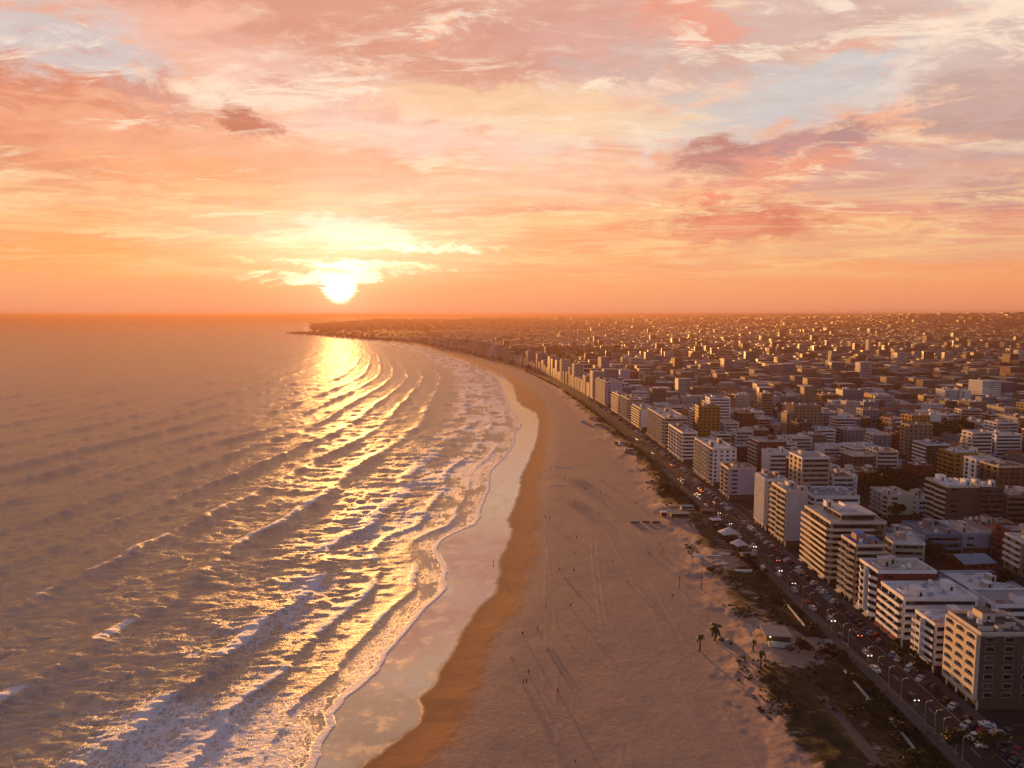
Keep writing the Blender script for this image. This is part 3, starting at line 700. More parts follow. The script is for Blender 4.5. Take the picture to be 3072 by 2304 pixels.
# ================================================================== detailed apartment blocks
def roof_kit(root, rnd, w, l, h, wall, roofm, n_hut=2, n_tank=2, dish=1, hutm=None):
    """stair huts, tanks, dishes, air units on a flat roof"""
    pale = hutm or wall_m(rnd.choice(('cream', 'pink', 'white', 'cream')))
    used = []
    def spot(r):
        for _ in range(30):
            x = rnd.uniform(-w / 2 + r + .6, w / 2 - r - .6); y = rnd.uniform(-l / 2 + r + .6, l / 2 - r - .6)
            if all(math.hypot(x - a, y - b) > r + c + .3 for a, b, c in used): used.append((x, y, r)); return x, y
        return None
    for k in range(n_hut):
        a, b, c = rnd.uniform(2.2, 4.2), rnd.uniform(2.4, 5.0), rnd.uniform(2.2, 3.2)
        q = spot(max(a, b) / 2)
        if not q: continue
        m_ = MB(); m_.box(-a / 2, a / 2, -b / 2, b / 2, 0, c, pale, roofm); m_.box(-a / 2 - .15, a / 2 + .15, -b / 2 - .15, b / 2 + .15, c + .003, c + .2, roofm)
        hut = m_.build('stair_hut', root, loc=(q[0], q[1], h))
        d = MB(); d.box(-.45, .45, -b / 2 - .06, -b / 2 - .004, .05, 2.0, DARK); d.build('door', hut)
    for k in range(n_tank):
        q = spot(.9)
        if not q: continue
        m_ = MB(); m_.box(-.7, .7, -.7, .7, 0, .5, wall_m('pale grey')); m_.cyl(0, 0, .503, 1.9, .75, .75, wall_m('white'), 12)
        m_.build('water_tank', root, loc=(q[0], q[1], h))
    for k in range(dish):
        q = spot(.6)
        if not q: continue
        m_ = MB(); m_.cyl(0, 0, 0, 1.4, .05, .05, DARK, 5); m_.cyl(0, -.1, 1.0, 1.35, .1, .62, wall_m('white'), 10)
        m_.build('satellite_dish', root, loc=(q[0], q[1], h), rz=rnd.uniform(-1, 1))
    for k in range(rnd.randint(3, 6)):
        a, b = rnd.uniform(2.0, 6.0), rnd.uniform(.9, 1.5)
        q = spot(a * .42)
        if not q: continue
        m_ = MB(); m_.box(-a / 2, a / 2, -.1, .1, 0, b, pale)
        if rnd.random() < .5: m_.box(a / 2 - .2, a / 2, .103, a * .5, 0, b, pale)
        m_.build('terrace_wall', root, loc=(q[0], q[1], h), rz=rnd.choice((0, R(90), R(180), R(-90))))
    for k in range(rnd.randint(1, 4)):
        q = spot(.7)
        if not q: continue
        m_ = MB(); m_.box(-.6, .6, -.45, .45, .1, 1.0, wall_m('pale grey')); m_.cyl(0, 0, 1.003, 1.08, .35, .35, DARK, 8)
        m_.build('air_unit', root, loc=(q[0], q[1], h), rz=rnd.choice((0, R(90))))

def bays(l, target=5.5):
    n = max(1, round(l / target)); return n, l / n

def apartment(label, x, y, rz, w, l, floors, fh=2.75, front='bands', side='windows', wall='cream', par='white', roof='pale concrete',
              seed=1, ground=3.3, par_h=1.0, out=1.5, penthouse=False, wing=None, frontwall=None, roofwalls=None, huts=2, cat='apartment block', group='apartment blocks along the seafront', name='apartment_block'):
    rnd = random.Random(seed)
    root = empty(name, (x, y, CITY_Z), rz); tag(root, label, cat, group)
    W, P, RF = wall_m(wall), wall_m(par), roof_m(roof)
    top = ground + floors * fh
    m_ = MB()
    m_.box(-w / 2, w / 2, -l / 2, l / 2, ground, top, W, RF)
    m_.build('walls', root)
    # ground floor: recessed shops behind columns
    g = MB(); g.box(-w / 2 + 1.4, w / 2 - .6, -l / 2 + .5, l / 2 - .5, 0, ground - .003, wall_m('dark brown')); g.build('shop_front', root)
    c = MB()
    nb, bl = bays(l, 5.0)
    c.box(-.22, .22, -.22, .22, 0, ground - .006, P); cm = c.mesh('column')
    for k in range(nb + 1):
        link('column', cm, root, (-w / 2 + .35, -l / 2 + .35 + k * (l - .7) / nb, 0))
    a = MB(); a.box(-w / 2 - 1.3, -w / 2 + .6, -l / 2 + .2, l / 2 - .2, ground - .30, ground - .12, P); a.build('canopy', root)
    # parapet and roof
    pr = MB(); e = .22
    for (x0, x1, y0, y1) in ((-w / 2 - e, w / 2 + e, -l / 2 - e, -l / 2 + .1), (-w / 2 - e, w / 2 + e, l / 2 - .1, l / 2 + e), (-w / 2 - e, -w / 2 + .1, -l / 2 + .103, l / 2 - .103), (w / 2 - .1, w / 2 + e, -l / 2 + .103, l / 2 - .103)):
        pr.box(x0, x1, y0, y1, top - .25, top + .95, P)
    pr.build('parapet', root)
    h = top + .004
    if penthouse:
        q = MB(); pw, pl = w * .62, l * .66; q.box(-pw / 2, pw / 2, -pl / 2, pl / 2, 0, 2.7, W, RF); q.box(-pw / 2 - .5, pw / 2 + .5, -pl / 2 - .5, pl / 2 + .5, 2.703, 2.95, P, RF)
        ph = q.build('penthouse', root, loc=(w * .08, 0, h))
        v = MB(); v.box(-pw / 2 - .05, -pw / 2 - .004, -pl / 2 + .5, pl / 2 - .5, .5, 2.1, GLASS); v.build('window', ph)
        v = MB(); v.box(-pw / 2 + .4, pw / 2 - .4, -pl / 2 - .05, -pl / 2 - .004, .5, 2.1, GLASS); v.build('window', ph)
        roof_kit(root, rnd, pw, pl, h + 2.95, W, RF, 1, 1, 1)
    else:
        roof_kit(root, rnd, w, l, h, W, RF, huts, 2, 2)
    # ---- front
    fx = -w / 2
    winm = MB(); nb, bl = bays(l, 5.6)
    if front in ('bands', 'wave', 'round', 'slant'):
        wm = MB(); wm.box(-.06, -.004, -bl / 2 + .35, bl / 2 - .35, .25, 2.2, GLASS); wmesh = wm.mesh('window')
        for f in range(floors):
            for k in range(nb):
                link('window', wmesh, root, (fx, -l / 2 + bl * (k + .5), ground + f * fh))
    for f in range(floors):
        z = ground + f * fh
        if front == 'bands':
            for k in range(nb):
                if f == 0 and k == 0:
                    b = MB(); yy = bl / 2 - .12
                    b.box(-out, -.004, -yy, yy, -.14, .02, P); b.box(-out - .1, -out, -yy - .0, yy, -.2, par_h, P)
                    b.box(-out + .003, -.006, -yy, -yy + .1, .023, par_h - .003, P); b.box(-out + .003, -.006, yy - .1, yy, .023, par_h - .003, P); bm_ = b.mesh('balcony')
                link('balcony', bm_, root, (fx, -l / 2 + bl * (k + .5), z))
        elif front in ('wave', 'round', 'slant'):
            if f == 0:
                b = MB(); n = 22; path = []
                for k in range(n + 1):
                    u = k / n; yy = -l / 2 + l * u
                    if front == 'wave': o_ = out * (.55 + .45 * math.sin(u * math.pi * 2 * max(1, round(l / 9)) - 1.2))
                    elif front == 'slant': o_ = out * (.35 + .75 * ((u * max(1, round(l / 8))) % 1.0))
                    else: o_ = out
                    path.append((-o_, yy))
                if front == 'round':          # sweep round the near corner onto the side
                    arc = [(-out + (out + 2.2) * (1 - math.cos(a)), -l / 2 - out * math.sin(a) * 1.0) for a in [math.pi / 2 * j / 8 for j in range(9)]]
                    arc = arc[::-1]
                    sidep = [(w * .75, -l / 2 - out), (2.4, -l / 2 - out)]
                    path = sidep + arc + path[1:]
                b.ribbon(path, .12, -.2, par_h, P)
                inner = [(p_[0], p_[1]) for p_ in path]
                for k in range(len(inner) - 1):
                    p0, p1 = inner[k], inner[k + 1]
                    if front == 'round' and k < 10:
                        q0 = (max(p0[0], 0.0), -l / 2 + .05); q1 = (max(p1[0], 0.0), -l / 2 + .05)
                    else: q0 = (0.004, p0[1]); q1 = (0.004, p1[1])
                    b.quad([(p0[0], p0[1], .0), (p1[0], p1[1], .0), (q1[0], q1[1], .0), (q0[0], q0[1], .0)], P)
                    b.quad([(p0[0], p0[1], -.15), (q0[0], q0[1], -.15), (q1[0], q1[1], -.15), (p1[0], p1[1], -.15)], P)
                bm_ = b.mesh('balcony')
            link('balcony', bm_, root, (fx, 0, z))
        elif front == 'cells':
            if f == 0:
                # an arched opening in a deep frame, glass at the back
                b = MB(); yy = bl / 2 - .05; d_ = 1.25
                ar = [(math.cos(a), math.sin(a)) for a in [math.pi * j / 8 for j in range(9)]]
                ry = yy - .5
                op = [(-ry, .75)] + [(-q[0] * ry, 1.55 + q[1] * .75) for q in ar] + [(ry, .75)]
                outer = [(-yy, .0), (yy, 0), (yy, fh - .02), (-yy, fh - .02)]
                # front face as fan strips between opening and outer frame
                def face(y0, z0, y1, z1, y2, z2, y3, z3): b.quad([(-d_, y0, z0), (-d_, y1, z1), (-d_, y2, z2), (-d_, y3, z3)][::-1], P)
                face(-yy, 0, yy, 0, yy, .75, -yy, .75)
                face(-yy, .75, -ry, .75, -ry, fh - .02, -yy, fh - .02); face(ry, .75, yy, .75, yy, fh - .02, ry, fh - .02)
                for j in range(1, 9):
                    p0 = op[j]; p1 = op[j + 1]; face(p0[0], p0[1], p1[0], p1[1], p1[0], fh - .02, p0[0], fh - .02)
                for j in range(len(op) - 1):
                    p0, p1 = op[j], op[j + 1]; b.quad([(-d_, p0[0], p0[1]), (-d_, p1[0], p1[1]), (-.01, p1[0], p1[1]), (-.01, p0[0], p0[1])], P)
                b.quad([(-d_, -ry, .75), (-.01, -ry, .75), (-.01, ry, .75), (-d_, ry, .75)], P)
                b.quad([(-d_, -yy, 0), (-d_, -yy, fh - .02), (0, -yy, fh - .02), (0, -yy, 0)], P); b.quad([(-d_, yy, 0), (0, yy, 0), (0, yy, fh - .02), (-d_, yy, fh - .02)], P)
                b.quad([(-d_, -yy, fh - .02), (-d_, yy, fh - .02), (0, yy, fh - .02), (0, -yy, fh - .02)], P); b.quad([(-d_, -yy, 0), (0, -yy, 0), (0, yy, 0), (-d_, yy, 0)], P)
                bm_ = b.mesh('balcony')
                wmc = MB(); wmc.box(-.06, -.004, -ry, ry, .1, 2.3, GLASS); wmc = wmc.mesh('window')
            for k in range(nb):
                link('balcony', bm_, root, (fx, -l / 2 + bl * (k + .5), z)); link('window', wmc, root, (fx, -l / 2 + bl * (k + .5), z))
        elif front == 'ribs':
            if f == 0:
                nr = max(4, int(l / 1.5)); wmc = MB(); wmc.box(-.05, -.004, -l / 2 + .4, l / 2 - .4, .3, 2.3, GLASS); wmc = wmc.mesh('window')
                rb = MB(); rb.box(-1.1, -.06, -.14, .14, 0, floors * fh + 1.2, P)
                rb = rb.mesh('fin')
                for k in range(nr): link('fin', rb, root, (fx, -l / 2 + (k + .5) * l / nr, z))
                b = MB(); b.box(-.8, -.07, -l / 2 + .1, l / 2 - .1, -.12, .12, P); bm_ = b.mesh('balcony')
            link('window', wmc, root, (fx, 0, z)); link('balcony', bm_, root, (fx, 0, z - .02))
    if seed % 2 == 0 and front in ('bands', 'slant', 'wave'):
        q = MB(); q.box(-out - .25, -.004, -.14, .14, 0, floors * fh + .2, P); dm = q.mesh('divider')
        for k in range(1, nb): link('divider', dm, root, (fx, -l / 2 + bl * k + .002, ground))
    q = MB()
    q.quad([(-2.9, -1.8, -.55), (-2.9, 1.8, -.55), (-1.32, 1.8, .12), (-1.32, -1.8, .12)][::-1], wall_m(rnd.choice(('brick red', 'cream', 'blue-grey', 'ochre'))))
    q.quad([(-2.9, -1.8, -.62), (-2.9, 1.8, -.62), (-1.32, 1.8, .05), (-1.32, -1.8, .05)], wall_m('pale grey'))
    am = q.mesh('awning')
    for k in range(nb):
        if rnd.random() < .5: link('awning', am, root, (fx, -l / 2 + bl * (k + .5), ground - .35))
    # ---- side that faces down the beach (-Y), and plain openings on the others
    sy = -l / 2
    if side in ('windows', 'pairs'):
        n = max(2, int(w / (3.4 if side == 'windows' else 5)))
        ww = .8 if side == 'windows' else 1.3
        v = MB(); v.box(-ww - .1, ww + .1, -.09, -.004, .75, 2.25, P); v.box(-ww, ww, -.12, -.0925, .85, 2.15, GLASS); vm_ = v.mesh('window')
        for f in range(floors):
            for k in range(n): link('window', vm_, root, (-w / 2 + w * (k + .5) / n, sy, ground + f * fh))
    elif side == 'strips':
        v = MB(); v.box(-w / 2 + .8, w / 2 - .8, -.06, -.004, .8, 2.1, GLASS); vm_ = v.mesh('window')
        v = MB(); v.box(-w / 2 - .02, w / 2 + .02, -.85, -.07, -.35, .65, P); bm2 = v.mesh('balcony')
        for f in range(floors): link('window', vm_, root, (0, sy, ground + f * fh)); link('balcony', bm2, root, (0, sy, ground + f * fh))
    elif side == 'deck':                                             # under a swept round balcony
        v = MB(); v.box(-w / 2 + 1.2, w / 2 - 1.0, -.06, -.004, .2, 2.3, GLASS); vm_ = v.mesh('window')
        for f in range(floors): link('window', vm_, root, (0, sy, ground + f * fh))
    elif side == 'half':                                             # blank gable with one column of slots
        v = MB(); v.box(-1.7, 1.7, -.06, -.004, .9, 2.1, GLASS); vm_ = v.mesh('window')
        for f in range(floors): link('window', vm_, root, (-w / 2 + 4.0, sy, ground + f * fh))
    # far end and back, seen only from a step to the side
    v = MB(); v.box(-.7, .7, .004, .06, .85, 2.15, GLASS); vm_ = v.mesh('window'); n = max(2, int(w / 6))
    for f in range(0, floors):
        for k in range(n): link('window', vm_, root, (-w / 2 + w * (k + .5) / n, l / 2, ground + f * fh))
    reserve(x, y, w / 2 + 1, l / 2 + 1)
    return root

LANDMARK = []      # (short phrase, x, y)
def front_block(short, label, pxn, pxf, vtop, pxr, off=13.5, seed=1, wmin=11, **kw):
    yn = y_on_line(pxn, off); yf = y_on_line(pxf, off); l = max(yf - yn, 8.0)
    ztop = z_at(vtop, yn); xf = float(L(ROAD_S, (yn + yf) / 2)) + off
    w = max(wmin, x_at(pxr, yn, (ztop + 3) / 2) - xf)
    fh = kw.pop('fh', 2.75); gr = kw.get('ground', 3.3)
    floors = max(2, round((ztop - CITY_Z - gr) / fh)); fh = (ztop - CITY_Z - gr) / floors
    sl_ = float(slope(ROAD_S, (yn + yf) / 2, 15)); rz = math.atan(-sl_)
    cx = xf + w / 2 * math.cos(rz); cy = (yn + yf) / 2 + w / 2 * math.sin(rz) * 1.0
    LANDMARK.append((short, cx, cy))
    return apartment(label, cx, cy, rz, w, l - 1.0, floors, fh=fh, seed=seed, **kw)

FR = [
 dict(short='arched-balcony corner block', label='tall block with arched golden balcony cells and dark glazed side at the bottom right corner', pxn=2932, pxf=2832, vtop=1908, pxr=3050, front='cells', side='pairs', wall='dark brown', par='cream', roof='dark', seed=11, wmin=17, huts=1),
 dict(short='twin-bowed white block', label='white block with scalloped balconies, second block up from the bottom right corner', pxn=2800, pxf=2738, vtop=1880, pxr=2990, front='slant', side='strips', wall='white', par='white', roof='white', seed=12, wmin=28),
 dict(short='five-striped white corner block', label='white block with even golden balcony stripes and a cluttered pale roof, third up', pxn=2706, pxf=2636, vtop=1800, pxr=2860, front='bands', side='strips', wall='white', par='white', roof='white', seed=13, wmin=26),
 dict(short='red-banded block', label='block with wavy white balconies, pink roof huts and a dark red band under its roof', pxn=2628, pxf=2572, vtop=1720, pxr=2760, front='wave', side='half', wall='brick red', par='white', roof='pale concrete', seed=14, wmin=22),
 dict(short='blue-roofed block', label='narrow seafront block with bright blue roof sheeting and golden balcony ends', pxn=2562, pxf=2516, vtop=1640, pxr=2650, front='slant', side='strips', wall='tan', par='cream', roof='blue', seed=15),
 dict(short='round-cornered banded block', label='big block whose balcony bands curve round its near corner, with cream roof parapets', pxn=2486, pxf=2408, vtop=1572, pxr=2640, front='round', side='deck', wall='tan', par='cream', roof='pale concrete', seed=16, wmin=24, out=1.9, penthouse=True),
 dict(short='blank-sided tall slab', label='tall slab with slanting golden balconies and a blank pale grey end wall', pxn=2354, pxf=2310, vtop=1478, pxr=2408, front='slant', side='none', wall='pale grey', par='cream', roof='pale concrete', seed=17),
 dict(short='white-finned block', label='narrow block with upright white fins over its whole sea front', pxn=2296, pxf=2264, vtop=1442, pxr=2345, front='ribs', side='windows', wall='cream', par='white', roof='ochre' if False else 'pale concrete', seed=18),
 dict(short='lilac-gabled block', label='block with round golden balconies and a lilac blank gable beside a pink roof', pxn=2184, pxf=2160, vtop=1408, pxr=2268, front='wave', side='half', wall='lilac grey', par='cream', roof='terracotta', seed=19),
 dict(short='long white stepped slab', label='long white slab with scalloped golden balconies and a plain white roof', pxn=2136, pxf=2082, vtop=1350, pxr=2208, front='slant', side='windows', wall='white', par='cream', roof='white', seed=20),
 dict(short='grey-roofed block of dark bands', label='pale block with dark window bands and a greenish side next to the long white slab', pxn=2046, pxf=2004, vtop=1300, pxr=2090, front='wave', side='strips', wall='pale grey', par='white', roof='grey', seed=21),
 dict(short='two-bowed golden block', label='block with two bowed golden bays on its sea front and low roof huts', pxn=1992, pxf=1942, vtop=1256, pxr=2060, front='wave', side='strips', wall='beige', par='cream', roof='pale concrete', seed=22),
 dict(short='curved white-ended block', label='block with a smooth white curved end wall beside golden balconies', pxn=1922, pxf=1896, vtop=1228, pxr=1970, front='bands', side='none', wall='white', par='cream', roof='grey', seed=23),
 dict(short='bright balcony pair', label='slim block whose balconies shine yellow, next beyond the white curved end wall', pxn=1886, pxf=1862, vtop=1200, pxr=1925, front='wave', side='strips', wall='beige', par='cream', roof='blue-grey metal', seed=24),
 dict(short='teal-roofed slim block', label='slim golden-fronted block with a teal grey roof, two beyond the white curved end', pxn=1858, pxf=1836, vtop=1188, pxr=1880, front='bands', side='windows', wall='cream', par='cream', roof='blue-grey metal', seed=25),
 dict(short='lilac blank-ended tower', label='tower with one narrow golden front and a large blank lilac end wall', pxn=1818, pxf=1788, vtop=1148, pxr=1862, front='bands', side='half', wall='lilac grey', par='cream', roof='grey', seed=26),
]
SHORTS = {}
for d in FR: front_block(**d)
# procedural end of the seafront row beyond the traced ones
rndF = random.Random(5)
t_ = float(np.interp(y_on_line(1780, 13.5), _ry, _rt)) + 4
nfar = 0
ORD = ['first', 'second', 'third', 'fourth', 'fifth', 'sixth', 'seventh', 'eighth', 'ninth', 'tenth', 'eleventh', 'twelfth', 'thirteenth', 'fourteenth', 'fifteenth', 'sixteenth', 'seventeenth', 'eighteenth', 'nineteenth', 'twentieth']
FAR_FRONT = []
while t_ < 3000:
    ln = rndF.uniform(13, 24); gap = rndF.uniform(1.5, 10)
    x, y, rz = road_pt(t_ + ln / 2, 13.5 + 8)
    FAR_FRONT.append((x, y, rz, 16, ln, rndF.choice((5, 6, 7, 9, 10, 12, 13)) if t_ < 2300 else rndF.choice((4, 6, 8, 9)), rndF.choice(('cream', 'beige', 'tan', 'tan', 'pale grey', 'pink', 'dark brown', 'blue-grey'))))
    reserve(x, y, 12, ln / 2 + 3)
    t_ += ln + gap

# ================================================================== landmarks inside the city
def city_block(short, label, pxl, pxr, vbase, vtop, l=16.0, rz=0.0, name='apartment_block', cat='apartment block', group='apartment blocks inside the city', **kw):
    """a block whose camera-facing wall runs from pxl to pxr, base at vbase"""
    x0, y0 = up(pxl, vbase, CITY_Z); x1, _ = up(pxr, vbase, CITY_Z)
    zt = z_at(vtop, y0); w = x1 - x0
    fh = kw.pop('fh', 2.9); gr = kw.pop('ground', 3.0)
    fl = max(1, round((zt - CITY_Z - gr) / fh)); fh = (zt - CITY_Z - gr) / fl
    if fh < 2.3: gr, fh = 2.6, max((zt - CITY_Z - 2.6) / fl, 2.3)
    LANDMARK.append((short, (x0 + x1) / 2, y0 + l / 2))
    return apartment(label, (x0 + x1) / 2, y0 + l / 2, rz, w, l, fl, fh=fh, ground=gr, name=name, cat=cat, group=group, **kw)

city_block('white office behind the slab', 'white block with long dark window strips just behind the blank-sided tall slab', 2440, 2574, 1592, 1492, l=22, front='bands', side='strips', wall='white', par='white', roof='blue-grey metal', seed=31)
city_block('tan gridded tower', 'tall tan tower with a fine window grid and a lower left wing', 2382, 2460, 1322, 1220, l=20, front='ribs', side='windows', wall='tan', par='tan', roof='dark', seed=32, group=None, name='tower', cat='tower')
city_block('tan tower annexe', 'narrow tan annexe standing against the left side of the gridded tower', 2358, 2379, 1324, 1244, l=14, front='none', side='windows', wall='tan', par='tan', roof='grey', seed=33)
city_block('yellow block', 'ochre yellow block with square windows and an ochre overhanging roof', 2858, 2956, 1440, 1362, l=18, front='bands', side='pairs', wall='ochre', par='ochre', roof='pale concrete', seed=34)
city_block('brown slab', 'brown slab with one column of slots and a golden balcony edge, near the right side', 2834, 2932, 1590, 1462, l=20, front='slant', side='half', wall='dark brown', par='cream', roof='white', seed=35)
city_block('dark annexe', 'dark balconied annexe on the right end of the brown slab', 2936, 3004, 1592, 1466, l=20, front='none', side='strips', wall='dark brown', par='dark brown', roof='pale concrete', seed=36)
city_block('shadowed right-edge block', 'shadowed balconied block cut by the right edge above the low pale quarter', 3014, 3100, 1586, 1490, l=20, front='none', side='strips', wall='tan', par='tan', roof='pale concrete', seed=37)
city_block('low grey institute', 'low grey block with small slots at the left end of the low quarter', 2698, 2772, 1664, 1612, l=20, front='bands', side='half', wall='pale grey', par='pale grey', roof='pale concrete', seed=38)
city_block('teal-fronted hall', 'low hall with a pale teal front and glazed lower floor', 2776, 2880, 1664, 1606, l=22, front='none', side='strips', wall='blue-grey', par='blue-grey', roof='blue-grey metal', seed=39)
city_block('lilac low block', 'low lilac grey block right of the teal-fronted hall', 2884, 2966, 1662, 1604, l=22, front='none', side='half', wall='lilac grey', par='pale grey', roof='pale concrete', seed=40)
city_block('tank-roofed low block', 'low pink-roofed block with arcade cut by the right edge', 2972, 3090, 1660, 1596, l=22, front='none', side='strips', wall='beige', par='beige', roof='terracotta', seed=41)
city_block('ring-fronted block', 'pale rounded block left of the dark tree gap, behind the white office', 2660, 2740, 1560, 1490, l=20, front='wave', side='half', wall='cream', par='cream', roof='pale concrete', seed=42)
city_block('pale grey rear wing', 'pale grey wing to the right of the rounded block', 2744, 2812, 1562, 1502, l=18, front='bands', side='half', wall='pale grey', par='cream', roof='grey', seed=43)
city_block('white flat-roofed hall', 'wide low white hall in the shade behind the lowest seafront blocks', 2930, 3100, 1822, 1788, l=26, front='none', side='none', wall='white', par='pale grey', roof='white', seed=44, group=None, name='hall', cat='hall')
city_block('white striped block', 'white block of thick horizontal strips behind the lilac-gabled block', 2306, 2374, 1440, 1362, l=16, front='none', side='strips', wall='white', par='white', roof='pale concrete', seed=45)
city_block('dark red glazed block', 'dark red fronted block right of the white striped block', 2378, 2412, 1436, 1360, l=16, front='none', side='strips', wall='brick red', par='brick red', roof='pale concrete', seed=46)
city_block('white terrace block', 'broad white block with terrace strips above the red and white row', 2470, 2552, 1388, 1345, l=18, front='none', side='strips', wall='white', par='white', roof='grey', seed=47)
city_block('white comb block', 'white block with comb-like dark slots right of the broad terrace block', 2556, 2634, 1386, 1342, l=18, front='none', side='strips', wall='white', par='white', roof='pale concrete', seed=48)
for k, (a, b, vb, vt) in enumerate(((2530, 2590, 1474, 1420), (2594, 2640, 1470, 1418), (2644, 2690, 1468, 1424), (2740, 2800, 1446, 1400))):
    city_block('red walled row', ['dark red house with white square panels at the left of the row', 'dark red house with a yellow roof edge, second in the row', 'plain dark red house at the right of the row', 'red house with two white panels, apart from the row'][k],
               a, b, vb, vt, l=16, front='none', side='pairs', wall='brick red', par='brick red' if k != 1 else 'ochre', roof='pale concrete', seed=50 + k, group='red-walled houses', name='red_house', cat='house')
city_block('red cube', 'bright red cube-like block with a golden left face, left of the tan tower', 2272, 2322, 1256, 1218, l=16, front='bands', side='none', wall='brick red', par='ochre', roof='dark', seed=56)
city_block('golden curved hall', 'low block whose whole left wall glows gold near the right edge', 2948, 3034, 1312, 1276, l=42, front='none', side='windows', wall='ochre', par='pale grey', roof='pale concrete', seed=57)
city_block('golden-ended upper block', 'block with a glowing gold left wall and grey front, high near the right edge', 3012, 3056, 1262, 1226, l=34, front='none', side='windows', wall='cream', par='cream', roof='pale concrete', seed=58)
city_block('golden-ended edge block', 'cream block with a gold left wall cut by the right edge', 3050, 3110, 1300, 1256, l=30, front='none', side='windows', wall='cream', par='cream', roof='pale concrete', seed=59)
city_block('white twin gable', 'bright white blank gable like a shield in the shade', 2786, 2820, 1304, 1248, l=10, front='none', side='none', wall='white', par='white', roof='white', seed=60)
city_block('white leaning gable', 'smaller bright white gable left of the shield-like one', 2728, 2762, 1286, 1250, l=9, front='none', side='none', wall='white', par='white', roof='white', seed=61)
city_block('grey barred block', 'grey block with dark bars beside the bright white gable', 2824, 2872, 1304, 1262, l=14, front='none', side='strips', wall='tan', par='dark brown', roof='grey', seed=62)
city_block('twin golden towers', 'stepped yellow and white tower pair standing above the far city', 1868, 1886, 1118, 1074, l=24, front='bands', side='strips', wall='cream', par='cream', roof='grey', seed=63)
city_block('far white slab', 'white slab with golden fin right of the stepped yellow tower', 1892, 1932, 1110, 1076, l=24, front='ribs', side='strips', wall='white', par='cream', roof='white', seed=64)
city_block('far lone tower', 'lone golden tower above the distant low roofs', 2604, 2612, 1062, 1020, l=18, front='none', side='windows', wall='cream', par='cream', roof='grey', seed=65)
city_block('long red-roofed depot', 'very long low dark red depot in the middle of the city', 2566, 2676, 1150, 1138, l=22, front='none', side='none', wall='brick red', par='brick red', roof='terracotta', seed=66, group=None, name='depot', cat='depot')
city_block('grey twin towers', 'grey and white paired towers right of the long red depot', 2832, 2872, 1222, 1172, l=20, front='none', side='half', wall='pale grey', par='white', roof='pale concrete', seed=67)
city_block('white slotted tower', 'white tower with a column of slots right of the grey tower', 2878, 2910, 1222, 1174, l=20, front='none', side='half', wall='white', par='white', roof='pale concrete', seed=68)
city_block('dark round tower', 'dark drum-like tower with a golden left edge above the tan tower', 2466, 2512, 1222, 1186, l=18, front='wave', side='windows', wall='dark brown', par='ochre', roof='pale concrete', seed=69)
city_block('slim golden slab', 'slim slab with golden left face high above the middle roofs', 2490, 2500, 1118, 1084, l=24, front='none', side='none', wall='cream', par='cream', roof='grey', seed=70)
city_block('lilac rear slab', 'wide blank lilac slab behind the seafront tower', 1860, 1890, 1158, 1112, l=16, front='none', side='none', wall='lilac grey', par='lilac grey', roof='grey', seed=71)
city_block('pink twin', 'pink block with golden edge in the second row', 1922, 1936, 1160, 1122, l=16, front='bands', side='windows', wall='pink', par='cream', roof='terracotta', seed=72)

# ================================================================== the rest of the city
def hut_boxes(m_, rnd, w, l, h, pale, roofm):
    for k in range(rnd.randint(1, 3)):
        a, b, c = rnd.uniform(1.6, 3.4), rnd.uniform(1.6, 3.6), rnd.uniform(1.2, 2.8)
        x = rnd.uniform(-w / 2 + a, w / 2 - a) if w > 2 * a else 0; y = rnd.uniform(-l / 2 + b, l / 2 - b) if l > 2 * b else 0
        m_.box(x - a / 2, x + a / 2, y - b / 2, y + b / 2, h + .02 + .01 * k, h + c, pale, roofm)

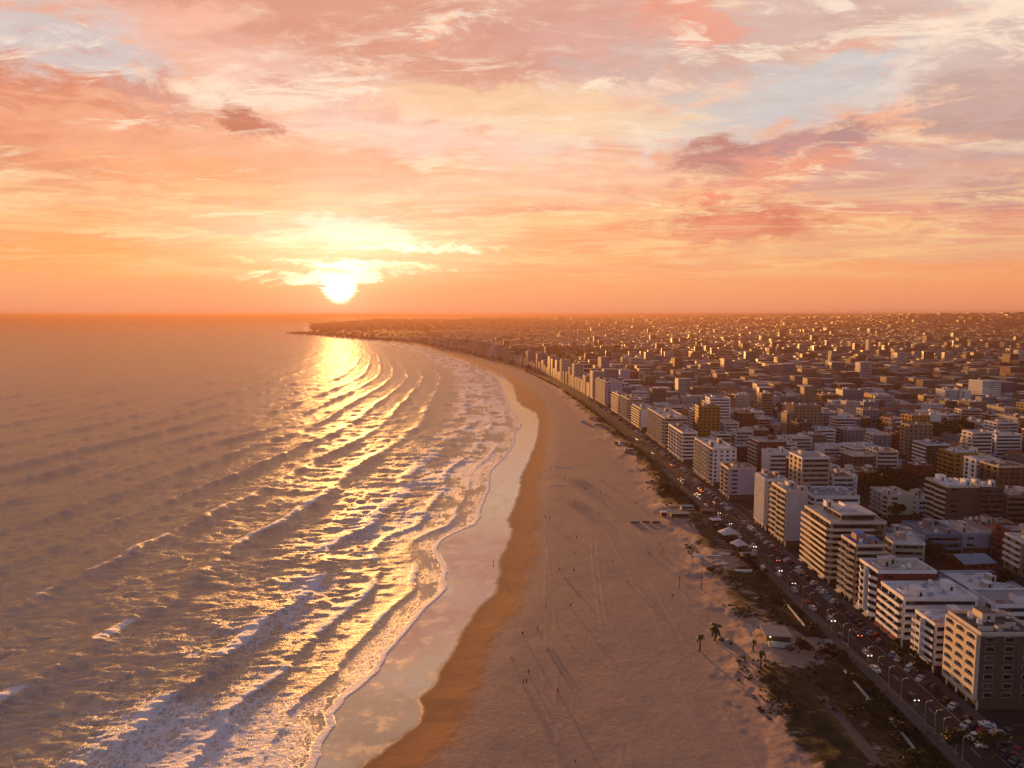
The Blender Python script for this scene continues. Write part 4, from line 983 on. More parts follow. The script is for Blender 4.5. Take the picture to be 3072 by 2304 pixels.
def mid_block(name, label, cat, group, x, y, rz, w, l, floors, wall, roof, par, seed, fh=2.9):
    """a block big enough to show its floors: strips of windows, parapet, roof hut, tank"""
    rnd = random.Random(seed); root = empty(name, (x, y, CITY_Z), rz); tag(root, label, cat, group)
    W, RF, P = wall_m(wall), roof_m(roof), wall_m(par); top = 1.2 + floors * fh
    m_ = MB(); m_.box(-w / 2, w / 2, -l / 2, l / 2, 0, top, W, RF); m_.build('walls', root)
    m_ = MB(); e = .15
    for (x0, x1, y0, y1) in ((-w / 2 - e, w / 2 + e, -l / 2 - e, -l / 2 + .15), (-w / 2 - e, w / 2 + e, l / 2 - .15, l / 2 + e), (-w / 2 - e, -w / 2 + .15, -l / 2 + .153, l / 2 - .153), (w / 2 - .15, w / 2 + e, -l / 2 + .153, l / 2 - .153)):
        m_.box(x0, x1, y0, y1, top - .3, top + .7, P)
    m_.build('parapet', root)
    sty = rnd.choice(('strip', 'strip', 'row', 'pair'))
    n = max(2, int(w / 3.2)) if sty != 'strip' else 1
    m_ = MB(); ww = w / 2 - 1 if sty == 'strip' else (.6 if sty == 'row' else 1.0); m_.box(-ww, ww, -.07, -.004, .8, 2.12, GLASS)
    vs = m_.mesh('window')
    n2 = max(2, int(l / 5)); m_ = MB(); m_.box(-.07, -.004, -1.3, 1.3, .3, 2.2, GLASS); vf = m_.mesh('window')
    bal = rnd.random() < .55
    m_ = MB(); m_.box(-1.1, -.075, -l / 2 + .4, l / 2 - .4, -.15, .85, P); vb = m_.mesh('balcony')
    m_ = MB(); m_.box(-w / 2 + .5, w / 2 - .5, -.9, -.075, -.15, .70, P); vb2 = m_.mesh('balcony')
    bal2 = rnd.random() < .35
    for f in range(floors):
        z = 1.2 + f * fh
        
        for k in range(n): link('window', vs, root, (-w / 2 + w * (k + .5) / n, -l / 2, z))
        for k in range(n2): link('window', vf, root, (-w / 2, -l / 2 + l * (k + .5) / n2, z))
        if bal and f: link('balcony', vb, root, (-w / 2, 0, z))
        if bal2 and f: link('balcony', vb2, root, (0, -l / 2, z))
    h = top + .004
    a, b, c = rnd.uniform(2.2, 4), rnd.uniform(2.2, 4.5), rnd.uniform(2, 3)
    m_ = MB(); m_.box(-a / 2, a / 2, -b / 2, b / 2, 0, c, rnd.choice((W, wall_m('cream'), wall_m('white'))), RF)
    m_.build('stair_hut', root, loc=(rnd.uniform(-w / 4, w / 4), rnd.uniform(-l / 4, l / 4), h))
    if w > 9 and l > 9:
        for k in range(rnd.randint(1, 3)):
            a = rnd.uniform(1.5, 4); q = MB(); q.box(-a / 2, a / 2, -.12, .12, 0, rnd.uniform(.8, 1.6), rnd.choice((W, wall_m('pink'), wall_m('cream'))))
            q.build('terrace_wall', root, loc=(rnd.choice((-1, 1)) * w * .33, rnd.uniform(-l * .34, l * .34), h), rz=rnd.choice((0, R(90))))
    for k in range(rnd.randint(0, 2)):
        m_ = MB(); m_.cyl(0, 0, 0, 1.5, .7, .7, wall_m('white'), 8)
        m_.build('water_tank', root, loc=(rnd.choice((-1, 1)) * (w / 2 - 1.3), rnd.uniform(-l / 2 + 1.2, l / 2 - 1.2), h))
    return root

def small_block(name, label, cat, group, x, y, rz, w, l, floors, wall, roof, seed, fh=2.9):
    rnd = random.Random(seed); RF = roof_m(roof); m_ = MB(); top = 1 + floors * fh
    m_.box(-w / 2, w / 2, -l / 2, l / 2, 0, top, facade_m(wall), RF)
    m_.box(-w / 2 - .1, w / 2 + .1, -l / 2 - .1, -l / 2 + .1, top - .3, top + .6, wall_m(wall)); m_.box(-w / 2 - .1, -w / 2 + .1, -l / 2 + .103, l / 2, top - .3, top + .6, wall_m(wall))
    hut_boxes(m_, rnd, w, l, top, wall_m(rnd.choice(('cream', 'white', 'pale grey'))), RF)
    o = m_.build(name, None, loc=(x, y, CITY_Z), rz=rz); return tag(o, label, cat, group)

def pitched(m_, w, l, z, h, ov, RF, ridge_x):
    a, b = w / 2 + ov, l / 2 + ov; t_ = .18
    if ridge_x:
        r = b; P = [(-a, -r, z), (a, -r, z), (a, 0, z + h), (-a, 0, z + h), (a, r, z), (-a, r, z)]
        U = [(x, y, zz + t_) for x, y, zz in P]
    else:
        P = [(-a, b, z), (-a, -b, z), (0, -b, z + h), (0, b, z + h), (a, -b, z), (a, b, z)]
        U = [(x, y, zz + t_) for x, y, zz in P]
    m_.quad([U[0], U[1], U[2], U[3]], RF); m_.quad([U[3], U[2], U[4], U[5]], RF)
    m_.quad([P[3], P[2], P[1], P[0]], RF); m_.quad([P[5], P[4], P[2], P[3]], RF)
    for (i, j) in ((0, 1), (1, 2), (2, 4), (4, 5), (5, 3), (3, 0)): m_.quad([P[i], P[j], U[j], U[i]], RF)
def gable(m_, w, l, z, h, W, ridge_x):
    if ridge_x:
        for s in (-1, 1): m_.quad([(s * w / 2, -l / 2, z), (s * w / 2, l / 2, z), (s * w / 2, 0, z + h)][::s], W)
    else:
        for s in (-1, 1): m_.quad([(w / 2, s * l / 2, z), (-w / 2, s * l / 2, z), (0, s * l / 2, z + h)][::s], W)

def house(name, label, cat, group, x, y, rz, w, l, floors, wall, roof, seed, detail):
    rnd = random.Random(seed); W = wall_m(wall); RF = roof_m(roof); top = .5 + floors * 2.8; ph = rnd.uniform(1.6, 2.8); rx = w > l
    if detail:
        root = empty(name, (x, y, CITY_Z), rz); tag(root, label, cat, group)
        m_ = MB(); m_.box(-w / 2, w / 2, -l / 2, l / 2, 0, top, W); gable(m_, w, l, top, ph, W, rx); m_.build('walls', root)
        m_ = MB(); pitched(m_, w, l, top - .1, ph + .12, .5, RF, rx); r_ = m_.build('roof', root)
        m_ = MB(); m_.box(-.4, .4, -.4, .4, 0, 1.9, wall_m('brick red')); m_.build('chimney', r_, loc=(w * .22, l * .22, top + ph * .35))
        m_ = MB(); m_.box(-.55, .55, -.07, -.004, .9, 2.1, GLASS); wm = m_.mesh('window')
        n = max(2, int(w / 3.5))
        for f in range(floors):
            for k in range(n): link('window', wm, root, (-w / 2 + w * (k + .5) / n, -l / 2, .3 + f * 2.8))
        m_ = MB(); m_.box(-.5, .5, -.085, -.006, 0, .0 + 2.05, wall_m('dark brown')); m_.build('door', root, loc=(-w / 2 + w / n, -l / 2, .05))
        return root
    m_ = MB(); m_.box(-w / 2, w / 2, -l / 2, l / 2, 0, top, facade_m(wall)); gable(m_, w, l, top, ph, W, rx); pitched(m_, w, l, top - .1, ph + .12, .4, RF, rx)
    m_.box(w * .2, w * .2 + .8, l * .2, l * .2 + .8, top + .2, top + ph + .8, wall_m('brick red'))
    o = m_.build(name, None, loc=(x, y, CITY_Z), rz=rz); return tag(o, label, cat, group)

def near_words(x, y):
    best = sorted(LANDMARK, key=lambda q: math.hypot(q[1] - x, q[2] - y))[0]
    dx, dy = x - best[1], y - best[2]
    if abs(dx) > abs(dy) * 1.2: w_ = 'right of' if dx > 0 else 'left of'
    else: w_ = 'behind' if dy > 0 else 'in front of'
    return w_, best[0]
STORY = {1: 'one-storey', 2: 'two-storey', 3: 'three-storey', 4: 'four-storey', 5: 'five-storey', 6: 'six-storey', 7: 'seven-storey', 8: 'eight-storey', 9: 'nine-storey', 10: 'ten-storey', 11: 'eleven-storey', 12: 'twelve-storey', 13: 'thirteen-storey', 14: 'fourteen-storey'}

# landmarks for labels further out, named by what shows there
LANDMARK += [('upper right woods', 760, 1750), ('middle horizon haze', 600, 3000)]

rnd = random.Random(77)
LOTS = []; TREES = []
y = 172.0; row = 0
PARKS = [(248, 452, 34, 30), (214, 600, 26, 18), (205, 360, 18, 14), (225, 292, 24, 18), (285, 300, 30, 20), (430, 700, 40, 22), (330, 860, 50, 22), (560, 1130, 70, 30), (250, 1050, 30, 30), (760, 1330, 110, 40), (380, 520, 30, 26)]
def in_park(x, y): return any(((x - a) / c) ** 2 + ((y - b) / d) ** 2 < 1 for a, b, c, d in PARKS)
while y < 1560:
    ln = rnd.uniform(13, 21) * (1 + .25 * (y > 900))
    x = float(L(ROAD_S, y)) + (42 if y > 560 else 44) + rnd.uniform(0, 4); col = 0
    xmax = .76 * y + 55
    while x < xmax:
        w = rnd.uniform(12, 23) * (1 + .25 * (y > 900))
        cx, cy = x + w / 2, y + ln / 2 + rnd.uniform(-2, 2)
        shore = cx - float(L(ROAD_S, cy))
        r = rnd.random()
        rz = rnd.gauss(0, .06) - math.atan(float(slope(ROAD_S, cy, 30))) * .6
        if in_park(cx, cy): 
            for _ in range(rnd.randint(1, 3)): TREES.append((cx + rnd.uniform(-8, 8), cy + rnd.uniform(-6, 6), rnd.uniform(4, 8)))
        elif r < .07: TREES.append((cx, cy, rnd.uniform(3.5, 6.5)))
        elif clear(cx, cy, w / 2, ln / 2, 1.0):
            tall = rnd.random()
            pb = .62 if shore < 150 else (.42 if shore < 320 else .34)
            if rnd.random() < pb:
                fl = rnd.choice((4, 5, 5, 6, 7)) if shore < 200 else rnd.choice((4, 4, 5, 5, 6, 7))
                if tall < .07: fl += rnd.choice((3, 5, 7))
                if y < 330: fl = min(fl, 5)
                LOTS.append(['block', cx, cy, rz, w - rnd.uniform(.5, 2), ln - rnd.uniform(.5, 3), fl])
            else:
                LOTS.append(['house', cx, cy, rz, w - rnd.uniform(1, 5), ln - rnd.uniform(1, 4), rnd.choice((1, 2, 2, 3))])
        if rnd.random() < .42: TREES.append((x + w + 1.5, cy + rnd.uniform(-5, 5), rnd.uniform(2.2, 4.2)))
        x += w + (1.6 if col % 3 < 2 else rnd.uniform(8, 11)); col += 1
    y += ln + (2.0 if row % 2 == 0 else rnd.uniform(8, 11)); row += 1

WC = ['white', 'white', 'cream', 'pale grey', 'pale grey', 'beige', 'pink', 'tan', 'tan', 'brick red', 'brick red', 'blue-grey', 'blue-grey', 'dark brown', 'dark brown', 'ochre']
RC = ['pale concrete', 'pale concrete', 'grey', 'grey', 'blue-grey metal', 'white', 'dark', 'terracotta']
RH = ['terracotta', 'terracotta', 'blue-grey metal', 'grey', 'dark', 'pale concrete']
USED = {}
def uniq(base, x, y):
    """a label no other building has; very far look-alikes share one"""
    k = USED.get(base, 0); USED[base] = k + 1
    return base if k == 0 else None
SIZEW = lambda w, l: ('narrow ' if w < 12 else 'broad ' if w > 18 else '')
def make_lot(kind, x, y, rz, w, l, fl, tier, seed):
    r_ = random.Random(seed)
    rank = SIZEW(w, l)
    for attempt in range(60):
        wall = r_.choice(WC); roof = r_.choice(RC if kind == 'block' else RH)
        if kind == 'house' and wall == 'dark brown': wall = 'cream'
        w_, lm = near_words(x, y)
        bw = 'block' if kind == 'block' else 'house'
        roof_w = roof if roof != 'blue' else 'bright blue'
        lab = f'{rank}{STORY[fl]} {wall} {bw}, {roof_w} roof, {w_} the {lm}'
        if len(lab.split()) > 16: lab = f'{rank}{STORY[fl]} {wall} {bw}, {roof_w} roof, {w_} {lm}'
        if tier < 2 or attempt < 25:
            if lab not in USED: break
            # same words as another: try another look; then say which of the two is the nearer
        if attempt > 40:
            k = USED[lab] = USED.get(lab, 1) + 1
            lab2 = f'{STORY[fl]} {wall} {bw}, {roof_w} roof, {ORD[min(k, 19)]} of its kind {w_} {lm}'
            if lab2 not in USED: lab = lab2; break
    if len(lab.split()) > 16: lab = ' '.join(lab.replace(' of its kind', '').split()[:16])
    USED[lab] = 1
    if kind == 'block':
        if fl >= 9: nm, cat, gp = 'tower', 'tower', 'apartment towers in the city'
        else: nm, cat, gp = 'apartment_block', 'apartment block', 'apartment blocks inside the city'
        if tier == 0: mid_block(nm, lab, cat, gp, x, y, rz, w, l, fl, wall, roof, r_.choice((wall, 'white', 'cream')), seed)
        else: small_block(nm, lab, cat, gp, x, y, rz, w, l, fl, wall, roof, seed)
    else:
        house('house', lab, 'house', 'houses inside the city', x, y, rz, w, l, fl, wall, roof, seed, tier == 0)

blocks = sorted([q for q in LOTS if q[0] == 'block'], key=lambda q: q[2]); houses = sorted([q for q in LOTS if q[0] == 'house'], key=lambda q: q[2])
NB, NH = 185, 290
for i, q in enumerate(blocks[:NB]): make_lot(*q, tier=0 if i < 120 else 1, seed=1000 + i)
for i, q in enumerate(houses[:NH]): make_lot(*q, tier=0 if i < 95 else 1, seed=5000 + i)
REST = blocks[NB:] + houses[NH:]
# seafront row beyond the traced blocks
for i, (x, y, rz, w, l, fl, wall) in enumerate(FAR_FRONT[:80]):
    r_ = random.Random(900 + i); roof = r_.choice(('grey', 'pale concrete', 'blue-grey metal', 'terracotta'))
    if i < 20: lab = f'{wall} {STORY[min(fl,14)]} seafront block, {ORD[i]} one beyond the lilac blank-ended tower'
    else: lab = 'tiny golden-edged seafront block far along the bay in the haze'
    if i < 12: mid_block('apartment_block', lab, 'apartment block', 'apartment blocks along the seafront', x, y, rz, w, l, fl, wall, roof, 'cream', 900 + i, 2.8)
    else: small_block('apartment_block', lab, 'apartment block', 'apartment blocks along the seafront' if i < 20 else 'hazy blocks far along the bay', x, y, rz, w, l, fl, wall, roof, 900 + i, 2.8)

# ------------------------------------------------------------------ everything further off: one mass of buildings
def far_city():
    rs = np.random.RandomState(4)
    P = [(q[1], q[2], q[3], q[4], q[5], 1 + q[6] * 2.9, 0) for q in REST]
    P += [(x, y, rz, w, l, 1 + fl * 2.8, 0) for (x, y, rz, w, l, fl, wall) in FAR_FRONT[80:]]
    for (y0, y1, cell, hs) in ((1560, 2600, 25, 1.0), (2600, 4600, 36, 1.1), (4600, 9000, 70, 1.6), (9000, 15000, 150, 2.6)):
        ys = np.arange(y0, y1, cell)
        for yy in ys:
            x0 = float(L(ROAD_S, yy)) + (40 if yy < 3800 else 300); xs = np.arange(x0, .8 * yy + 200, cell)
            n = len(xs); X = xs + rs.uniform(-.3, .3, n) * cell; Y = yy + rs.uniform(-.35, .35, n) * cell
            dens = fbm(X / 420, Y / 420, 3, 55)
            ok = (dens > .34) & (rs.rand(n) < .86)
            if yy > 3000: ok &= X > -900 + (yy - 3000) * .0
            ht = np.where(rs.rand(n) < (.06 if yy < 2600 else .015), rs.uniform(16, 30, n), rs.uniform(5, 13 if yy < 2600 else 9, n)) * (1 + .25 * (hs - 1))
            shore = X - x0
            ht = np.where((shore < 90) & (yy < 3000), rs.uniform(12, 30, n), ht)
            for i in np.nonzero(ok)[0]:
                P.append((X[i], Y[i], rs.normal(0, .07), cell * rs.uniform(.62, 1.0), cell * rs.uniform(.45, .85), ht[i], 0))
    P = np.array(P); n = len(P)
    cs, sn = np.cos(P[:, 2]), np.sin(P[:, 2]); V = np.zeros((n, 8, 3))
    gz = CITY_Z + hills(P[:, 0], P[:, 1])
    for k, (sx, sy, sz) in enumerate(((-1, -1, 0), (1, -1, 0), (1, 1, 0), (-1, 1, 0), (-1, -1, 1), (1, -1, 1), (1, 1, 1), (-1, 1, 1))):
        lx, ly = sx * P[:, 3] / 2, sy * P[:, 4] / 2
        V[:, k, 0] = P[:, 0] + lx * cs - ly * sn; V[:, k, 1] = P[:, 1] + lx * sn + ly * cs; V[:, k, 2] = gz - 2 + (P[:, 5] + 2) * sz
    fq = np.array([(0, 1, 5, 4), (1, 2, 6, 5), (2, 3, 7, 6), (3, 0, 4, 7), (4, 5, 6, 7)])
    Q = (fq[None] + (np.arange(n) * 8)[:, None, None]).reshape(-1, 4)
    o = grid_mesh('distant_city', V.reshape(-1, 3).astype(np.float32), Q, {}, [])
    o.data.polygons.foreach_set('use_smooth', np.zeros(len(Q), bool))
    wc = np.array([WALLS[c] for c in WC]); rc = np.array([ROOFS[c] for c in RC + ['white', 'terracotta']])
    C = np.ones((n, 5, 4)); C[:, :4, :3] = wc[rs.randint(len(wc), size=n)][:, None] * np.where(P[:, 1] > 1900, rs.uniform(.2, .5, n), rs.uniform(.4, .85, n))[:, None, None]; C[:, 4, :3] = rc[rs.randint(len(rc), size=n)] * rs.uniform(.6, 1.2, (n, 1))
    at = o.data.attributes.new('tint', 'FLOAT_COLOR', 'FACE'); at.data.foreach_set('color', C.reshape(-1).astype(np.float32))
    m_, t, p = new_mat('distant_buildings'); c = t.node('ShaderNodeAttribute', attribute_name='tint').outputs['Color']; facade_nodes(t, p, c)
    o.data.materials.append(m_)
    stuff(o, 'dense mass of small distant buildings fading into orange haze', 'distant city')
    return n
print('far buildings', far_city(), 'lots', len(blocks), len(houses))

# ================================================================== road, pavements
def along(name, d0, d1, z, m_, t0, t1, step=12.0, thick=0.0, dash=None):
    mb = MB(); t_ = t0
    segs = []
    while t_ < t1:
        e = min(t_ + (dash[0] if dash else step), t1); segs.append((t_, e)); t_ = e + (dash[1] if dash else 0)
        if not dash: step = min(step * 1.02, 60)
    for a, b in segs:
        p0 = road_pt(a, d0); p1 = road_pt(a, d1); q0 = road_pt(b, d0); q1 = road_pt(b, d1)
        mb.quad([(p0[0], p0[1], z), (p1[0], p1[1], z), (q1[0], q1[1], z), (q0[0], q0[1], z)], m_)
        if thick:
            mb.quad([(p0[0], p0[1], z - thick), (p0[0], p0[1], z), (q0[0], q0[1], z), (q0[0], q0[1], z - thick)], m_)
            mb.quad([(p1[0], p1[1], z), (p1[0], p1[1], z - thick), (q1[0], q1[1], z - thick), (q1[0], q1[1], z)], m_)
    return mb.build(name)
asph = plain('asphalt', (.038, .032, .031), .75, .35, scale=.12)
pave = plain('paving', (.10, .085, .078), .85, .3, scale=.3)
white_paint = plain('road_paint', (.55, .53, .50), .7, .3)
Z0 = CITY_Z
structure(along('road', -5.6, 9.6, Z0 + .03, asph, 0, 3400))
structure(along('pavement_landward', 9.6, 13.2, Z0 + .16, pave, 0, 3200, thick=.15))
structure(along('pavement_seaward', -9.2, -5.6, Z0 + .16, pave, 0, 3200, thick=.15))
structure(along('centre_line', -.08, .08, Z0 + .036, white_paint, 140, 900, dash=(4, 6)))
structure(along('parking_line', 5.0, 5.12, Z0 + .036, white_paint, 140, 900))
structure(along('edge_line', -5.2, -5.08, Z0 + .036, white_paint, 140, 1500))
def path_strip(name, px, wd, z, m_):
    mb = MB(); P = [Vector(up(a, b, CITY_Z)) for a, b in px]
    Q = []
    for k in range(len(P) - 1):
        for j in range(6): Q.append(P[k].lerp(P[k + 1], j / 6))
    Q.append(P[-1]); Lh = []
    for k, p in enumerate(Q):
        d = (Q[min(k + 1, len(Q) - 1)] - Q[max(k - 1, 0)]).normalized(); n_ = Vector((-d.y, d.x)) * wd / 2 * (1 + .12 * math.sin(k))
        Lh.append((p + n_, p - n_))
    for k in range(len(Q) - 1):
        (a, b), (c, d) = Lh[k], Lh[k + 1]
        mb.quad([(a.x, a.y, z), (b.x, b.y, z), (d.x, d.y, z), (c.x, c.y, z)][::-1], m_)
    return structure(mb.build(name))
conc = plain('path_concrete', (.30, .27, .25), .85, .25)
sandp = plain('sandy_path', (.36, .27, .21), .9, .25)
path_strip('concrete_path', [(2244, 1872), (2258, 1908), (2288, 1940), (2334, 1977), (2384, 2009)], 2.4, Z0 + .10, conc)
path_strip('sandy_path', [(2066, 1548), (2080, 1574), (2100, 1602), (2117, 1640)], 2.6, Z0 + .10, sandp)
path_strip('promenade_path', [(1880, 1318), (1910, 1352), (1960, 1402), (2008, 1450)], 2.2, Z0 + .10, conc)
path_strip('forecourt', [(2438, 1918), (2490, 1924), (2544, 1936)], 3.2, Z0 + .10, conc)
path_strip('side_lane', [(2470, 2090), (2560, 2200), (2640, 2300)], 3.4, Z0 + .08, pave)

# ================================================================== cars
CARCOL = {'white': (.72, .72, .72), 'silver': (.42, .43, .45), 'black': (.015, .015, .017), 'dark grey': (.07, .07, .08), 'dark red': (.22, .02, .02), 'dark blue': (.02, .04, .12), 'pale blue': (.22, .30, .38)}
def paint(c):
    key = ('car', c)
    if key in _M: return _M[key]
    m_, t, p = new_mat(c.replace(' ', '_') + '_paint'); t.put(p, 'Base Color', CARCOL[c] + (1,)); t.put(p, 'Roughness', .28); t.put(p, 'Coat Weight', .6); t.put(p, 'Coat Roughness', .08); t.put(p, 'Metallic', .25)
    _M[key] = m_; return m_
tyre_m = plain('tyre_rubber', (.02, .02, .02), .85, .1); rim_m = plain('wheel_rim', (.4, .4, .4), .35, .1, metal=.8)
headoff = plain('headlight_glass', (.6, .6, .6), .15, 0); tailoff = plain('tail_light_glass', (.25, .01, .01), .2, 0)
headon = plain('lit_headlight', (.8, .8, .75), .3, 0, emit=(1, .80, .55, 5.0)); tailon = plain('lit_tail_light', (.5, .02, .02), .3, 0, emit=(1, .10, .04, 3.0))
KIND = {'hatchback': (4.0, 1.7, 1.46, [(-2.0, .45), (-2.0, .95), (-1.86, 1.0), (-1.55, 1.42), (.35, 1.46), (1.15, .98), (1.95, .84), (2.0, .45)]),
        'saloon': (4.5, 1.75, 1.42, [(-2.25, .45), (-2.25, .92), (-1.45, 1.0), (-.85, 1.38), (.45, 1.42), (1.25, .96), (2.15, .80), (2.25, .45)]),
        'van': (4.9, 1.85, 1.95, [(-2.45, .45), (-2.45, 1.80), (-2.3, 1.95), (1.3, 1.95), (1.9, 1.15), (2.4, 1.0), (2.45, .45)])}
def car_body(mb, kind, P):
    L_, W_, H_, prof = KIND[kind]; n = len(prof); hw = W_ / 2
    def wid(z): return hw if z < 1.05 else hw - (z - 1.0) * .42
    b = len(mb.v); full = [(prof[0][0], .22)] + prof + [(prof[-1][0], .22)]
    for s in (-1, 1):
        for (x, z) in full: mb.v.append((s * wid(z), x, z))
    m = len(full); i = mb.slot(P)
    for k in range(m):
        a, c = b + k, b + (k + 1) % m; mb.f.append((a, c, c + m, a + m)); mb.mi.append(i)
    # sides triangulated as strips from the sill
    for s, o_ in ((0, b), (1, b + m)):
        f = tuple(o_ + k for k in range(m)); mb.f.append(f if s == 0 else f[::-1]); mb.mi.append(i)
def car_glass(mb, kind):
    L_, W_, H_, prof = KIND[kind]; hw = W_ / 2
    top = H_ - .10; bot = 1.0
    if kind == 'van': xs = (.3, 1.25, 1.62, .3)
    elif kind == 'saloon': xs = (-.78, .42, 1.02, -1.20)
    else: xs = (-1.48, .32, .95, -1.72)
    for s in (-1, 1):
        wt = hw - (top - 1.0) * .42 + .012; wb = hw + .008
        q = [(s * wb, xs[3], bot), (s * wb, xs[2], bot), (s * wt, xs[1], top), (s * wt, xs[0], top)]
        mb.quad(q if s > 0 else q[::-1], GLASS)
    # windscreen and rear window, a hair proud of the body slope
    def screen(p0, p1, k0, k1, d):
        (xa, za), (xb, zb) = p0, p1; wa = hw - max(0, za - 1.0) * .42 - .12; wb = hw - max(0, zb - 1.0) * .42 - .12
        ya, zza = xa + (xb - xa) * k0, za + (zb - za) * k0 + .02; yb, zzb = xa + (xb - xa) * k1, za + (zb - za) * k1 + .02
        q = [(-wa, ya + d, zza), (wa, ya + d, zza), (wb, yb + d, zzb), (-wb, yb + d, zzb)]; mb.quad(q if d > 0 else q[::-1], GLASS)
    pr = prof
    if kind == 'van': screen(pr[4], pr[3], .12, .92, .02); screen(pr[0], pr[1], .55, .92, -.02)
    else: screen(pr[5], pr[4], .10, .92, .02); screen(pr[2], pr[3], .15, .92, -.02)
def wheel_mesh():
    mb = MB(); r = .32
    for (x0, x1, rr, mm) in ((-.1, .1, r, tyre_m), (-.115, .115, .19, rim_m)):
        n = 12; b = len(mb.v)
        for s in (x0, x1):
            for k in range(n): a = 2 * math.pi * k / n; mb.v.append((s, rr * math.cos(a), rr * math.sin(a)))
        i = mb.slot(mm)
        for k in range(n): mb.f.append((b + k, b + (k + 1) % n, b + n + (k + 1) % n, b + n + k)); mb.mi.append(i)
        mb.f.append(tuple(b + n - 1 - k for k in range(n))); mb.mi.append(i); mb.f.append(tuple(b + n + k for k in range(n))); mb.mi.append(i)
    return mb.mesh('wheel')
WHEEL = wheel_mesh()
PROTO = {}
def car_proto(kind, c, lit):
    key = (kind, c, lit)
    if key in PROTO: return None
    L_, W_, H_, prof = KIND[kind]
    b = MB(); car_body(b, kind, paint(c)); g = MB(); car_glass(g, kind)
    h = MB(); h.box(-.16, .16, -.03, .03, -.07, .07, headon if lit else headoff); tl = MB(); tl.box(-.14, .14, -.03, .03, -.08, .08, tailon if lit else tailoff)
    hm, tm = h.mesh('headlight'), tl.mesh('tail_light'); bm_, gm = b.mesh('body'), g.mesh('windows')
    one = MB()
    car_body(one, kind, paint(c)); car_glass(one, kind)
    for s in (-1, 1):
        for yy in (-L_ * .3, L_ * .3): one.box(s * W_ / 2 - .11, s * W_ / 2 + .02, yy - .3, yy + .3, .0, .6, tyre_m)
        one.box(s * W_ * .36 - .16, s * W_ * .36 + .16, L_ / 2 - .02, L_ / 2 + .04, .6, .74, headon if lit else headoff); one.box(s * W_ * .38 - .14, s * W_ * .38 + .14, -L_ / 2 - .04, -L_ / 2 + .02, .66, .82, tailon if lit else tailoff)
    PROTO[key] = (bm_, gm, hm, tm, one.mesh('parked_car'))
def make_car(name, label, group, kind, c, lit, x, y, rz, parts, cat='car'):
    car_proto(kind, c, lit); bm_, gm, hm, tm, one = PROTO[(kind, c, lit)]; L_, W_, H_, prof = KIND[kind]
    if not parts:
        o = link(name, one, None, (x, y, Z0 + .04), rz); return tag(o, label, cat, group)
    r = empty(name, (x, y, Z0 + .04), rz); tag(r, label, cat, group)
    link('body', bm_, r); link('windows', gm, r)
    for s in (-1, 1):
        for yy in (-L_ * .3, L_ * .3): link('wheel', WHEEL, r, (s * (W_ / 2 - .1), yy, .32))
        link('headlight', hm, r, (s * W_ * .36, L_ / 2 + .0, .67)); link('tail_light', tm, r, (s * W_ * .38, -L_ / 2 - .0, .74))
    return r
rnd = random.Random(31)
BUILD = [(LANDMARK[k][0], LANDMARK[k][2]) for k in range(len(FR))]
def beside(y): return min(BUILD, key=lambda q: abs(q[1] - y))[0]
CL = {}
def car_label(c, kind, how, y, seen=CL):
    base = f'{c} {kind} {how}'; a = beside(y); k = seen.get((base, a), 0); seen[(base, a)] = k + 1
    if k == 0: return ' '.join(f'{base} opposite the {a}'.split()[:16])
    return ' '.join(f'{base}, {ORD[k]} by the {a}'.split()[:16])
CC = ['white', 'silver', 'black', 'dark grey', 'black', 'dark red', 'dark blue', 'white', 'silver', 'pale blue', 'dark grey']
carn = 0
t_ = 168.0
while t_ < 1000:
    if rnd.random() < (.86 if t_ < 520 else .7):
        x, y, rz = road_pt(t_, 7.3 + rnd.uniform(-.2, .2)); kind = rnd.choice(('hatchback', 'saloon', 'hatchback', 'van') if rnd.random() < .5 else ('hatchback', 'saloon')); c = rnd.choice(CC)
        lab = car_label(c, kind, 'in kerb row', y) if y < 620 else 'tiny car in the kerb row far up the seafront road'
        make_car('parked_car', lab, 'cars parked along the building side' if y < 620 else 'tiny cars parked far up the road', kind, c, False, x, y, rz + R(-52) + rnd.gauss(0, .05), y < 430)
        carn += 1
    t_ += 3.3 if t_ < 600 else 4.4
# a looser second row against the pavement and the cars on the sea side
t_ = 196.0
while t_ < 560:
    if rnd.random() < .36:
        x, y, rz = road_pt(t_, -4.3); kind = rnd.choice(('hatchback', 'saloon')); c = rnd.choice(CC)
        make_car('parked_car', car_label(c, kind, 'on seaward kerb', y), 'cars parked along the sea side', kind, c, False, x, y, rz, y < 430)
        carn += 1
    t_ += 6.2
for (px, py, kind, c, to) in ((2062, 1476, 'hatchback', 'dark red', 1), (2064, 1484, 'saloon', 'white', -1), (2080, 1470, 'hatchback', 'silver', 1), (2166, 1540, 'saloon', 'black', -1), (2190, 1572, 'hatchback', 'dark grey', -1),
                             (2270, 1640, 'saloon', 'white', -1), (2306, 1682, 'hatchback', 'black', 1), (2340, 1712, 'saloon', 'silver', -1), (2388, 1750, 'hatchback', 'dark grey', -1), (2030, 1440, 'saloon', 'black', -1),
                             (2478, 1862, 'hatchback', 'white', -1), (2520, 1905, 'saloon', 'dark grey', 1), (1980, 1398, 'saloon', 'dark red', 1), (2592, 1965, 'hatchback', 'silver', -1), (2700, 2096, 'saloon', 'black', -1), (2105, 1512, 'hatchback', 'dark blue', 1), (1940, 1362, 'hatchback', 'black', -1), (1900, 1320, 'hatchback', 'white', -1)):
    y = up(px, py, Z0)[1]; tt = float(np.interp(y, _ry, _rt)); x, y, rz = road_pt(tt, 2.2 if to > 0 else -1.8)
    make_car('moving_car', car_label(c, kind, 'driving away' if to > 0 else 'with lit headlights', y), 'cars driving on the seafront road', kind, c, True, x, y, rz if to > 0 else rz + math.pi, y < 430)
